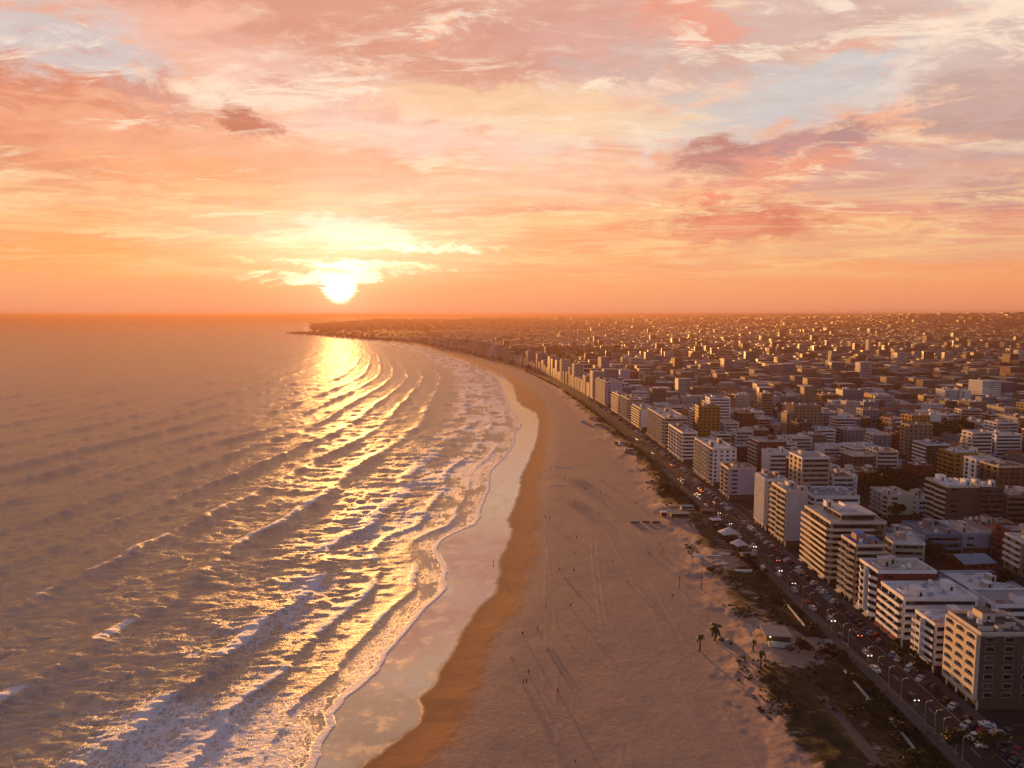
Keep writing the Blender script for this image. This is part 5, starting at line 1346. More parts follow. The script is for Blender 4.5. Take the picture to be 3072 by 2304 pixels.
# cars standing in yards between buildings in the lower right corner
for k, (px, py) in enumerate(((2960, 2180), (2990, 2205), (2950, 2240), (3010, 2235), (3040, 2190), (2900, 2180), (2920, 2215), (3050, 2260))):
    x, y = up(px, py, Z0); c = ('white', 'silver', 'white', 'black', 'dark grey', 'silver', 'white', 'dark red')[k]
    make_car('parked_car', f'{c} {"hatchback" if k % 2 else "saloon"} {("at the foot of the arched-balcony block", "in the bottom right corner yard")[k > 3]}, {ORD[k]} from the left', 'cars in the corner yard', 'hatchback' if k % 2 else 'saloon', c, False, x, y, R(70 + 9 * k), True)

# ================================================================== street lamps
lamp_grey = plain('lamp_post_metal', (.42, .36, .30), .4, .1, metal=.3)
def lamp_proto():
    p = MB(); p.cyl(0, 0, 0, .5, .16, .13, lamp_grey, 8); p.tube([(0, 0, .5), (0, 0, 6.2), (.35, 0, 6.9), (1.3, 0, 7.1)], [.10, .075, .06, .05], lamp_grey, 6)
    h = MB(); h.box(-.42, .42, -.16, .16, 0, .14, lamp_grey); h.box(-.34, .34, -.12, .12, -.05, -.003, headoff)
    return p.mesh('pole'), h.mesh('lamp_head')
LP_, LH_ = lamp_proto()
spots = [(2416, 1810), (2445, 1830), (2494, 1882), (2507, 1897), (2534, 1929), (2547, 1946), (2601, 2002), (2632, 2033), (2659, 2065), (2685, 2103), (2782, 2174), (2809, 2203), (2828, 2227), (2856, 2266), (2886, 2285)]
yl = [up(px, py, Z0)[1] for px, py in spots]; yy = max(yl) + 16
while yy < 950: yl.append(yy); yy += 19 + yy * .01
yl.sort(); seenl = {}
for k, y in enumerate(yl):
    tt = float(np.interp(y, _ry, _rt)); x, y, rz = road_pt(tt, -6.1); a = beside(y); seenl[a] = seenl.get(a, 0) + 1
    r = empty('street_lamp', (x, y, Z0 + .16), rz)
    lab = f'{ORD[min(seenl[a] - 1, 19)]} lamp post from the near end facing the {a}' if y < 620 else 'thin lamp post far up the seafront road'
    tag(r, lab, 'street lamp', 'street lamps along the seafront road'); link('pole', LP_, r); link('lamp_head', LH_, r, (1.5, 0, 7.05))
# low promenade walls
for k, (pts, lab) in enumerate((([(2339, 1791), (2373, 1830), (2414, 1880)], 'pale low wall edging the lawn beyond the kiosk'), ([(2533, 2014), (2572, 2058), (2610, 2106)], 'pale low wall in the dark planting opposite the striped corner block'), ([(2668, 2159), (2706, 2203), (2743, 2251)], 'pale low wall nearest the bottom edge beside the road'))):
    mb = MB(); P = [up(a, b, Z0) for a, b in pts]; mb.ribbon([(p[0], p[1]) for p in P], .45, Z0 - .1, Z0 + .75, wall_m('pale grey')); w_ = mb.build('low_wall'); tag(w_, lab, 'wall', 'low walls of the promenade')
    reserve((P[0][0] + P[-1][0]) / 2, (P[0][1] + P[-1][1]) / 2, .1, .1)

# ================================================================== trees and shrubs
def leaf_mat(name, a, b):
    m_, t, p = new_mat(name); pos = t.node('ShaderNodeNewGeometry').outputs['Position']
    t.put(p, 'Base Color', t.mix(t.mr(t.noise(pos, .9, 3.0, .6), .35, .65), a + (1,), b + (1,))); t.put(p, 'Roughness', .7); t.put(p, 'Specular IOR Level', .2)
    return m_
leaf1 = leaf_mat('dark_foliage', (.014, .019, .008), (.040, .042, .016)); leaf2 = leaf_mat('olive_foliage', (.026, .025, .009), (.055, .044, .016)); bark = plain('bark', (.09, .06, .04), .9, .3)
palm_leaf = leaf_mat('palm_leaf', (.025, .030, .010), (.055, .055, .018)); straw = plain('dry_fronds', (.16, .10, .05), .9, .3)
def crown_mesh(name, seed, n, lm, flat=.75, leaf=.42, lobes=9):
    rs = np.random.RandomState(seed); mb = MB(); k = mb.slot(lm)
    C = [(rs.normal(0, .42), rs.normal(0, .42), rs.uniform(-.35, .5) * flat, rs.uniform(.32, .55)) for _ in range(lobes)]
    for i in range(n):
        cx, cy, cz, cr = C[rs.randint(lobes)]; d = rs.normal(size=3); d /= np.linalg.norm(d); r = cr * rs.uniform(.55, 1.05)
        p = np.array((cx, cy, cz)) + d * r * np.array((1, 1, flat)); s = leaf * rs.uniform(.25, .6) * .36
        u = rs.normal(size=3); u /= np.linalg.norm(u); v = np.cross(u, d + rs.normal(size=3) * .5); v /= max(np.linalg.norm(v), 1e-6)
        b = len(mb.v); mb.v += [tuple(p + u * s), tuple(p + v * s * .8), tuple(p - u * s), tuple(p - v * s * .8)]; mb.f.append((b, b + 1, b + 2, b + 3)); mb.mi.append(k)
    return mb.mesh(name)
CROWNS = [crown_mesh('crown', s, 900, leaf1 if s % 2 else leaf2, leaf=.62) for s in range(4)]
CROWNS_S = [crown_mesh('crown', 20 + s, 260, leaf1 if s % 2 else leaf2, leaf=.95) for s in range(3)]
def trunk_mesh():
    m_ = MB(); m_.tube([(0, 0, 0), (.02, 0, .5), (-.02, .03, 1.0)], [.075, .055, .04], bark, 6)
    for a in (0.3, 2.2, 4.4): m_.tube([(0, 0, .7), (.2 * math.cos(a), .2 * math.sin(a), 1.1), (.42 * math.cos(a), .42 * math.sin(a), 1.4)], [.035, .025, .01], bark, 5)
    return m_.mesh('trunk')
TRUNK = trunk_mesh()
def tree(label, x, y, r, group, near=True, z=CITY_Z, cat='tree', name='broad_tree', squash=1.0, seed=0):
    rt = empty(name, (x, y, z), seed * 1.7); tag(rt, label, cat, group)
    hh = r * .9 if squash >= 1 else r * .25
    t_ = link('trunk', TRUNK, rt); t_.scale = (r, r, max(hh, .3))
    c = link('crown', (CROWNS if near else CROWNS_S)[seed % (4 if near else 3)], rt, (0, 0, hh + r * .62 * squash)); c.scale = (r, r, r * squash)
    return rt
rndt = random.Random(8)
for k, (px, py, rp, lab, sq) in enumerate((
    (2312, 1842, 31, 'round black-green tree standing on the lawn beyond the kiosk', 1.0), (2339, 1888, 12, 'small upright dark tree just behind the kiosk roof', 1.2), (2440, 1905, 26, 'dark bushy tree on the planting strip right of the kiosk', .9),
    (2008, 1482, 30, 'wide black-green tree beside the promenade path, halfway up', .8), (2397, 1960, 30, 'reddish brown bushy tree between kiosk and road', .9), (2518, 1990, 34, 'dark spreading tree below the pale forecourt', .8),
    (2560, 2060, 34, 'dark spreading tree by the second pale low wall', .8), (2620, 2140, 36, 'dark spreading tree between the two lower pale walls', .8), (2700, 2210, 34, 'dark tree by the lowest pale wall', .8), (2480, 1968, 20, 'small dark tree left of the pale forecourt foot', .8),
    (2712, 2000, 30, 'dark street tree in front of the white striped corner block', 1.0), (2764, 2030, 28, 'dark street tree at the corner of the scalloped white block', 1.0), (2690, 1975, 20, 'smaller street tree left of the pair at the white blocks', 1.0),
    (2880, 2270, 40, 'dark tree at the bottom edge right of the road', 1.0), (2980, 2280, 44, 'large dark tree in the bottom right corner', 1.0), (2330, 1792, 18, 'shrubby tree at the upper end of the lawn wall', .8),
    (2215, 1640, 24, 'dark tree behind the peaked pavilion', .9), (2250, 1690, 22, 'dark tree between pavilion and white van', .9), (2290, 1735, 22, 'dark tree right under the white van', .9), (2170, 1590, 20, 'dark tree left of the peaked pavilion', .9),
    (2140, 1720, 18, 'round shrub on the sand right of the tall posts', .6), (2750, 2290, 34, 'dark shrubby tree cut by the bottom edge left of the road', .8))):
    x, y = up(px, py, Z0); r = max(rp * y / F, 1.6)
    if L(ROAD_S, y) - 5.8 - r < x < L(ROAD_S, y) and px < 2760: x = float(L(ROAD_S, y)) - 6.3 - r
    tree(lab, x, y, r, 'trees near the promenade', True, Z0 - .05, squash=sq, seed=k)
TREES.sort(key=lambda q: q[1])
for k, (x, y, r) in enumerate(TREES[:230]):
    w_, lm = near_words(x, y)
    base = f'{"tall" if r > 5.5 else "small" if r < 3.6 else "round"} {"dark" if k % 2 else "olive"} tree {w_} the {lm}'; n = USED.get(base, 0); USED[base] = n + 1
    lab = base if n == 0 else f'{base}, {ORD[min(n, 19)]} one out' if n < 20 else 'small dark tree lost among the middle city roofs'
    if y > 1000: lab = 'small dark tree lost among the middle city roofs'
    tree(lab, x, y, r, 'trees among the city buildings' if y <= 1000 else 'small trees far among the roofs', y < 420, Z0 - .05, squash=1.0, seed=k)
def scatter_crowns(name, label, cat, pts, lm, n_leaf, seed):
    """many small crowns as one mass"""
    rs = np.random.RandomState(seed); pts = np.array(pts); n = len(pts)
    d = rs.normal(size=(n, n_leaf, 3)); d /= np.linalg.norm(d, axis=2, keepdims=True); rad = pts[:, None, 3:4] * rs.uniform(.5, 1.0, (n, n_leaf, 1))
    c = pts[:, None, :3] + d * rad * np.array((1, 1, .62)); c[..., 2] += pts[:, None, 3] * .6
    s = pts[:, None, 3:4] * rs.uniform(.18, .42, (n, n_leaf, 1)); u = rs.normal(size=d.shape); u /= np.linalg.norm(u, axis=2, keepdims=True)
    v = np.cross(u, d + rs.normal(size=d.shape) * .4); v /= np.maximum(np.linalg.norm(v, axis=2, keepdims=True), 1e-6)
    V = np.stack([c + u * s, c + v * s, c - u * s, c - v * s], 2).reshape(-1, 3)
    o = grid_mesh(name, V.astype(np.float32), np.arange(len(V)).reshape(-1, 4), {}, [lm]); o.data.polygons.foreach_set('use_smooth', np.zeros(len(V) // 4, bool))
    return stuff(o, label, cat)
rs_ = np.random.RandomState(12); far = [(x, y, Z0, r) for x, y, r in TREES[230:]]
for (y0, y1, cell) in ((1500, 2800, 46), (2800, 5200, 80), (5200, 12000, 190)):
    for yy in np.arange(y0, y1, cell):
        x0 = float(L(ROAD_S, yy)) + 12; x0 = x0 if yy < 4000 else float(L(FOAM_S, yy)) + 130
        for xx in np.arange(x0, .8 * yy + 200, cell):
            X, Y = xx + rs_.uniform(-.5, .5) * cell, yy + rs_.uniform(-.5, .5) * cell; dn = float(fbm(np.array(X / 420), np.array(Y / 420), 3, 55))
            coast = (X - x0 < 500 and yy > 2700)
            if 3400 < yy < 5100 and X < -600: continue
            if rs_.rand() < (.9 if dn < .40 else .55 if coast else .32): far.append((X, Y, CITY_Z + float(hills(np.array(X), np.array(Y))) - .5, min(cell, 60) * rs_.uniform(.07, .18) + 1.2))
scatter_crowns('distant_trees', 'dark trees scattered through the hazy far city and coast', 'distant trees', far, leaf1, 26, 3)
sp = []
for _ in range(1500):
    yy = rs_.uniform(3300, 4950); x0 = float(L(WET, yy)) + 14; X = x0 + rs_.rand() ** 1.5 * 900
    sp.append((X, yy, CITY_Z - 1, rs_.uniform(3.5, 7)))
for _ in range(1500):
    yy = rs_.uniform(5200, 9500); x0 = float(L(WET, yy)) + 20; X = x0 + rs_.rand() ** 1.3 * 2600
    sp.append((X, yy, CITY_Z - 2 + float(hills(np.array(X), np.array(yy))), rs_.uniform(9, 17)))
scatter_crowns('coastal_woodland', 'low dark woods covering the far spit and headland below the sun', 'woodland', sp, leaf1, 30, 6)
pk = []
for (cx, cy, rx, ry, n) in ((820, 1660, 420, 70, 420), (1350, 1850, 300, 80, 260), (420, 1400, 60, 40, 70)):
    for _ in range(n):
        a = rs_.rand() * 6.283; q = rs_.rand() ** .5; pk.append((cx + rx * q * math.cos(a), cy + ry * q * math.sin(a), Z0, rs_.uniform(5, 9)))
scatter_crowns('woodland', 'dark band of woodland crossing the upper right of the city', 'woodland', pk, leaf1, 60, 5)

# dune shrubs and grass along the back of the beach
gp = []
rs_ = np.random.RandomState(44)
for _ in range(7000):
    y = 150 + 900 * rs_.rand() ** 1.8; xv = float(L(VEG, y)); xr = float(L(ROAD_S, y)) - 10
    x = xv - 3 + (xr - xv + 3) * rs_.rand()
    if fbm(np.array(x / 9), np.array(y / 16), 4, 63) < .50 + .10 * math.exp(-(x - xv) / 8): continue
    if ((x - 93) / 15) ** 2 + ((y - 247) / 15) ** 2 < 1 or x > xr: continue
    zt = float(terrain_z(np.array(x), np.array(y))); gp.append((x, y, zt - .15, rs_.uniform(.2, .6) * (1 + .8 * (rs_.rand() < .08))))
gx = scatter_crowns('dune_scrub', 'low dark scrub and dune grass between the sand and the road', 'dune scrub', gp, leaf2, 34, 9)
# dark hedge along the seaward pavement
hp = []
for t_ in np.arange(150, 1500, 1.5):
    for _ in range(2):
        if fbm(np.array(t_ / 14), np.array(0.), 3, 64) < .48: continue
        x, y, _r = road_pt(float(t_), -10.4 - 1.6 * rs_.rand() * 1.6); hp.append((x, y, Z0 - .1, rs_.uniform(.6, 1.25)))
scatter_crowns('hedge_planting', 'dark planting running along the seaward side of the road', 'planting', hp, leaf1, 40, 10)

# palms
def palm(label, px, py, hpx, crown, seed):
    x, y = up(px, py, 2.6); z = float(terrain_z(np.array(x), np.array(y))) - .15; h = hpx * y / F * 1.06; r_ = random.Random(seed)
    rt = empty('palm_tree', (x, y, z)); tag(rt, label, 'palm tree', 'palm trees on the sand')
    m_ = MB(); n = 9; m_.tube([(.25 * math.sin(k / n * 1.6), .1 * k / n, h * k / n) for k in range(n + 1)], [.30 - .1 * k / n + (.05 if k % 2 else 0) for k in range(n + 1)], bark, 8); m_.build('trunk', rt)
    tx, ty = .25 * math.sin(1.6), .1
    m_ = MB(); k_ = m_.slot(palm_leaf)
    for j in range(34):
        a = j * 2.4 + r_.uniform(-.2, .2); el = r_.uniform(-.5, 1.25); ln = crown * r_.uniform(.8, 1.1); pts = []
        for s in range(7):
            u = s / 6; d = ln * u; pts.append((tx + math.cos(a) * d * math.cos(el * (1 - u * .3)), ty + math.sin(a) * d * math.cos(el * (1 - u * .3)), h + d * math.sin(el) - ln * .75 * u * u))
        sx, sy = -math.sin(a), math.cos(a)
        for s in range(6):
            w0, w1 = crown * .17 * math.sin(math.pi * (s + .4) / 7.2), crown * .17 * math.sin(math.pi * (s + 1.4) / 7.2)
            p0, p1 = pts[s], pts[s + 1]
            for sg in (-1, 1):
                b = len(m_.v); m_.v += [p0, p1, (p1[0] + sg * sx * w1, p1[1] + sg * sy * w1, p1[2] - w1 * .5), (p0[0] + sg * sx * w0, p0[1] + sg * sy * w0, p0[2] - w0 * .5)]
                m_.f.append((b, b + 1, b + 2, b + 3)); m_.mi.append(k_)
    m_.build('crown', rt)
    m_ = MB(); m_.cyl(tx, ty, h - .9, h - .02, .28, .48, straw, 9); m_.build('dead_frond_skirt', rt)
palm('thin palm at the edge of the open sand, leftmost of the four', 2099, 1943, 48, 1.7, 1)
palm('full-crowned palm behind the two pale round tents', 2145, 1912, 44, 3.0, 2)
palm('single palm standing alone on the sand pocket below the path', 2281, 2011, 52, 1.5, 3)
palm('small palm between the round tents and the concrete path', 2259, 1952, 30, 1.1, 4)

# ================================================================== things on the beach
def gz(x, y): return float(terrain_z(np.array(float(x)), np.array(float(y))))
def at(px, py, z=2.0):
    x, y = up(px, py, z); return x, y, gz(x, y)
wood = plain('weathered_wood', (.10, .07, .05), .8, .3); canvas = plain('white_canvas', (.62, .58, .52), .8, .2); slab = plain('kiosk_slab', (.28, .25, .23), .8, .25)
lamp_on = plain('lit_lamp', (1, .8, .5), .4, 0, emit=(1, .72, .32, 30.0))
# kiosk
x, y, z = at(2330, 1936, 3.0); k_ = empty('beach_kiosk', (x, y, z), R(-8)); tag(k_, 'flat-roofed kiosk with pale slab roof and dark walls beside the concrete path', 'kiosk')
m_ = MB(); m_.box(-3.4, 4.6, .4, 7.6, 0, 2.6, wood); m_.build('walls', k_)
m_ = MB(); m_.box(-4.2, 5.2, -.6, 8.6, 2.604, 2.9, slab); m_.build('roof', k_)
m_ = MB()
for i in range(5): m_.box(-3.2, 4.4, -1.2 - i * .55, -.65 - i * .55, 0, .9 - i * .16, wall_m('cream'))
m_.build('steps', k_)
m_ = MB(); m_.box(-.15, .15, -.1, .0, 0, .25, lamp_on); m_.build('wall_lamp', k_, loc=(-2.2, .39, 2.0))
# domes
for k, (px, py, lab) in enumerate(((2163, 1912, 'pale round beach tent, the left and smaller of two'), (2188, 1922, 'pale round beach tent, the right and larger of two'))):
    x, y, z = at(px, py, 2.4); m_ = MB(); rr = (1.3, 1.7)[k]; n = 10
    rings = [(rr * math.cos(a), rr * .8 * math.sin(a)) for a in [math.pi / 2 * j / 6 for j in range(6)]]
    m_.tube([(0, 0, h_) for r0, h_ in rings] + [(0, 0, rr * .82)], [r0 for r0, h_ in rings] + [.05], slab, 12); tent = m_.build('round_tent', None, True, (x, y, z - .05)); tag(tent, lab, 'tent', 'round tents by the palms')
    m_ = MB(); m_.box(-.4, .4, -rr - .04, -rr + .35, .05, 1.0, DARK); m_.build('entrance', tent)
# posts of the ball games
for k, (px, py, hp_, lab) in enumerate(((2038, 1762, 40, 'tall dark post on the sand, left of the pair'), (2104, 1766, 58, 'taller dark post with lamp box, right of the pair'), (2076, 1694, 28, 'short dark post below the white boards'), (1875, 2246, 26, 'thin lone post low on the open sand'), (1612, 2022, 16, 'thin stick standing beside the walkers near the damp sand'), (1671, 2030, 10, 'small stick right of the walkers near the damp sand'))):
    x, y, z = at(px, py); h = hp_ * y / F * 1.05; m_ = MB(); m_.cyl(0, 0, -.2, h, .17 if k < 3 else .07, .12 if k < 3 else .05, wood, 7)
    if k == 1: m_.box(-.5, .5, -.2, .2, h * .62, h * .62 + .5, wood)
    tag(m_.build('post', None, False, (x, y, z)), lab, 'post', 'posts on the beach')
# volleyball nets far up the sand
for k, (px, py) in enumerate(((1672, 1462), (1690, 1408))):
    x, y, z = at(px, py); r = empty('ball_net', (x, y, z), R(4)); tag(r, ('net between thin posts on the sand near the damp edge', 'second, farther net between thin posts on the sand')[k], 'net', 'ball nets on the beach')
    for s in (-5, 0, 5):
        m_ = MB(); m_.cyl(s, 0, -.1, 2.6, .06, .06, wood, 6); m_.build('post', r)
    m_ = MB(); m_.box(-5, 5, -.015, .015, 1.5, 2.4, canvas); m_.build('net', r)
# pavilions, boards, huts, vans near the promenade
def pavilion(label, px, py, w, l, hh, rz, group=None):
    x, y = up(px, py, Z0); r = empty('pavilion', (x, y, Z0 - .05), rz); tag(r, label, 'pavilion', group)
    m_ = MB(); n = 4; b = [(-w / 2, -l / 2, hh), (w / 2, -l / 2, hh), (w / 2, l / 2, hh), (-w / 2, l / 2, hh)]; tip = (0, 0, hh + min(w, l) * .42)
    for i in range(4):
        p0, p1 = b[i], b[(i + 1) % 4]; mid = tuple((p0[j] + p1[j]) / 2 for j in range(3)); mid = (mid[0], mid[1], mid[2] + .35)
        m_.quad([p0, mid, tip], canvas); m_.quad([mid, p1, tip], canvas)
        m_.quad([p0, (p0[0], p0[1], hh - .35), (mid[0], mid[1], hh - .02), mid], canvas); m_.quad([mid, (mid[0], mid[1], hh - .02), (p1[0], p1[1], hh - .35), p1], canvas)
    m_.build('roof', r)
    for (a, c, _) in b:
        q = MB(); q.cyl(0, 0, 0, hh, .09, .09, lamp_grey, 6); q.build('leg', r, loc=(a * .94, c * .94, 0))
pavilion('white peaked pavilion by the road edge, nearer of two', 2216, 1652, 6.5, 6.5, 3.6, R(20), 'peaked pavilions'); pavilion('wide white canopy with golden edge just behind the peaked pavilion', 2186, 1616, 9.5, 7, 3.4, R(12), 'peaked pavilions')
for k, (px, py, w, hh, c, lab) in enumerate(((2092, 1674, 4.6, 1.6, 'white', 'white board panel standing at the left end of the board row'), (2142, 1672, 7.0, .8, 'blue-grey', 'long grey blue bench in the middle of the board row'), (2174, 1668, 5.0, 1.3, 'cream', 'cream counter with golden edge at the right end of the board row'), (2168, 1696, 4.6, .9, 'white', 'low white counter in front of the board row'), (2230, 1716, 7.6, .9, 'white', 'low white wall on the lawn left of the white van'), (2152, 1704, 4.2, 1.1, 'brick red', 'small red stall under the board row'))):
    x, y = up(px, py, Z0); m_ = MB(); m_.box(-w / 2, w / 2, -.25, .25, 0, hh, wall_m(c)); m_.box(-w / 2 - .1, w / 2 + .1, -.5, .5, hh + .003, hh + .12, wall_m('white' if k != 5 else 'brick red'))
    for s in (-1, 1): m_.box(s * w / 2 - .1, s * w / 2 + .1, -.45, -.253, 0, hh - .003, wood)
    tag(m_.build('counter', None, False, (x, y, Z0 - .02), R(-3)), lab, 'counter', 'boards and counters by the beach bar')
def hut(label, px, py, w, l, hh, c, rf, rz=0.0):
    x, y = up(px, py, Z0); r = empty('beach_hut', (x, y, gz(x, y) - .05), rz); tag(r, label, 'beach hut', 'huts of the beach bars')
    m_ = MB(); m_.box(-w / 2, w / 2, -l / 2, l / 2, 0, hh, wall_m(c)); m_.build('walls', r)
    m_ = MB(); m_.box(-w / 2 - .5, w / 2 + .5, -l / 2 - .8, l / 2 + .3, hh + .004, hh + .22, roof_m(rf)); m_.build('roof', r)
    m_ = MB(); m_.box(-w / 2 + .3, w / 2 - .3, -l / 2 - .05, -l / 2 - .004, .9, 2.0, DARK); m_.build('window', r)
hut('long low beach bar with a pale flat roof at the end of the sandy path', 2038, 1552, 10, 4.5, 2.4, 'dark brown', 'grey'); hut('small red-walled hut at the left end of the beach bar', 1990, 1540, 3.0, 3, 2.3, 'brick red', 'white')
hut('grey flat hut behind the beach bar nearer the road', 2060, 1532, 7, 3.2, 2.2, 'pale grey', 'blue-grey metal'); hut('beach shop with a pink flat roof at the road edge above the pavilions', 2122, 1542, 8, 4.5, 2.6, 'dark brown', 'terracotta', R(4)); hut('dark kiosk with a slanting white awning, next below the pink-roofed shop', 2146, 1570, 5, 4, 2.5, 'dark brown', 'white', R(10)); hut('dark hut with a pale roof edge just above the wide canopy', 2172, 1590, 6, 4, 2.4, 'dark brown', 'grey', R(10))
hut('small flat grey hut right of the peaked pavilion', 2245, 1676, 6.5, 4, 2.4, 'dark brown', 'grey', R(2))
hut('low grey shed by the vegetation halfway up the far beach', 1792, 1274, 7, 3, 2.0, 'pale grey', 'white'); hut('pale rescue hut on the far beach beside dark scrub', 1748, 1262, 6, 3, 2.2, 'white', 'white'); hut('tiny white kiosk by the road far up the beach', 1866, 1330, 5, 3, 2.3, 'white', 'white'); hut('tiny pale kiosk below the far white one', 1886, 1352, 7, 3, 2.3, 'pale grey', 'pale concrete')
x, y = up(2290, 1712, Z0); make_car('delivery_van', 'white van with a golden lit roof standing beside the dark trees', None, 'van', 'white', False, x, y, R(175), True, 'van')
# beached boats and rope row on the sand
x0, y0, _ = at(1905, 1565)
for k, (dx, c, lab) in enumerate(((0, 'blue-grey', 'dark upturned rowing boat at the left end of the boat row'), (6.5, 'brick red', 'small red rowing boat in the middle of the boat row'), (12, 'dark brown', 'dark rowing boat at the right end of the boat row'))):
    m_ = MB(); n = 9; L_ = (5.4, 3.8, 4.8)[k]; w_ = wall_m(c)
    for s in range(n):
        u0, u1 = s / n, (s + 1) / n; f = lambda u: .85 * math.sin(math.pi * min(.97, u * .92 + .05)) ** .6
        a0, a1 = f(u0), f(u1); z0_, z1_ = L_ * (u0 - .5), L_ * (u1 - .5)
        m_.quad([(z0_, -a0, .75), (z0_, -a0 * .45, .05), (z1_, -a1 * .45, .05), (z1_, -a1, .75)], w_); m_.quad([(z0_, a0 * .45, .05), (z0_, a0, .75), (z1_, a1, .75), (z1_, a1 * .45, .05)], w_)
        m_.quad([(z0_, -a0 * .45, .05), (z0_, a0 * .45, .05), (z1_, a1 * .45, .05), (z1_, -a1 * .45, .05)], w_); m_.quad([(z0_, -a0 * .9, .5), (z1_, -a1 * .9, .5), (z1_, a1 * .9, .5), (z0_, a0 * .9, .5)], wood)
    m_.box(-.15, .15, -.8, .8, .55, .62, wood)
    xx, yy = x0 + dx, y0 + (0, .6, -.2)[k]; b_ = m_.build('rowing_boat', None, False, (xx, yy, gz(xx, yy) - .05), R((4, -3, 6)[k])); tag(b_, lab, 'rowing boat', 'rowing boats pulled up on the sand')
# sign frame by the seaward sand (z5 1670,1460 group) and benches on the promenade
bm_ = MB(); bm_.box(-.9, .9, -.25, .25, .42, .48, wood); bs = bm_.mesh('seat'); bm_ = MB(); bm_.box(-.9, .9, .22, .28, .5, .95, wood); bb = bm_.mesh('backrest'); bm_ = MB(); bm_.box(-.05, .05, -.22, .22, 0, .417, lamp_grey); bl_ = bm_.mesh('leg')
sb = {}
for t_ in range(190, 520, 22):
    x, y, rz = road_pt(float(t_), -8.4); a = beside(y); sb[a] = sb.get(a, 0) + 1
    r = empty('bench', (x, y, Z0 + .16), rz - R(90)); tag(r, f'small dark bench on the seaward pavement facing the {a}' + ('' if sb[a] == 1 else f', {ORD[sb[a]-1]} one'), 'bench', 'benches on the seaward pavement')
    link('seat', bs, r); link('backrest', bb, r); link('leg', bl_, r, (-.75, 0, 0)); link('leg', bl_, r, (.75, 0, 0))

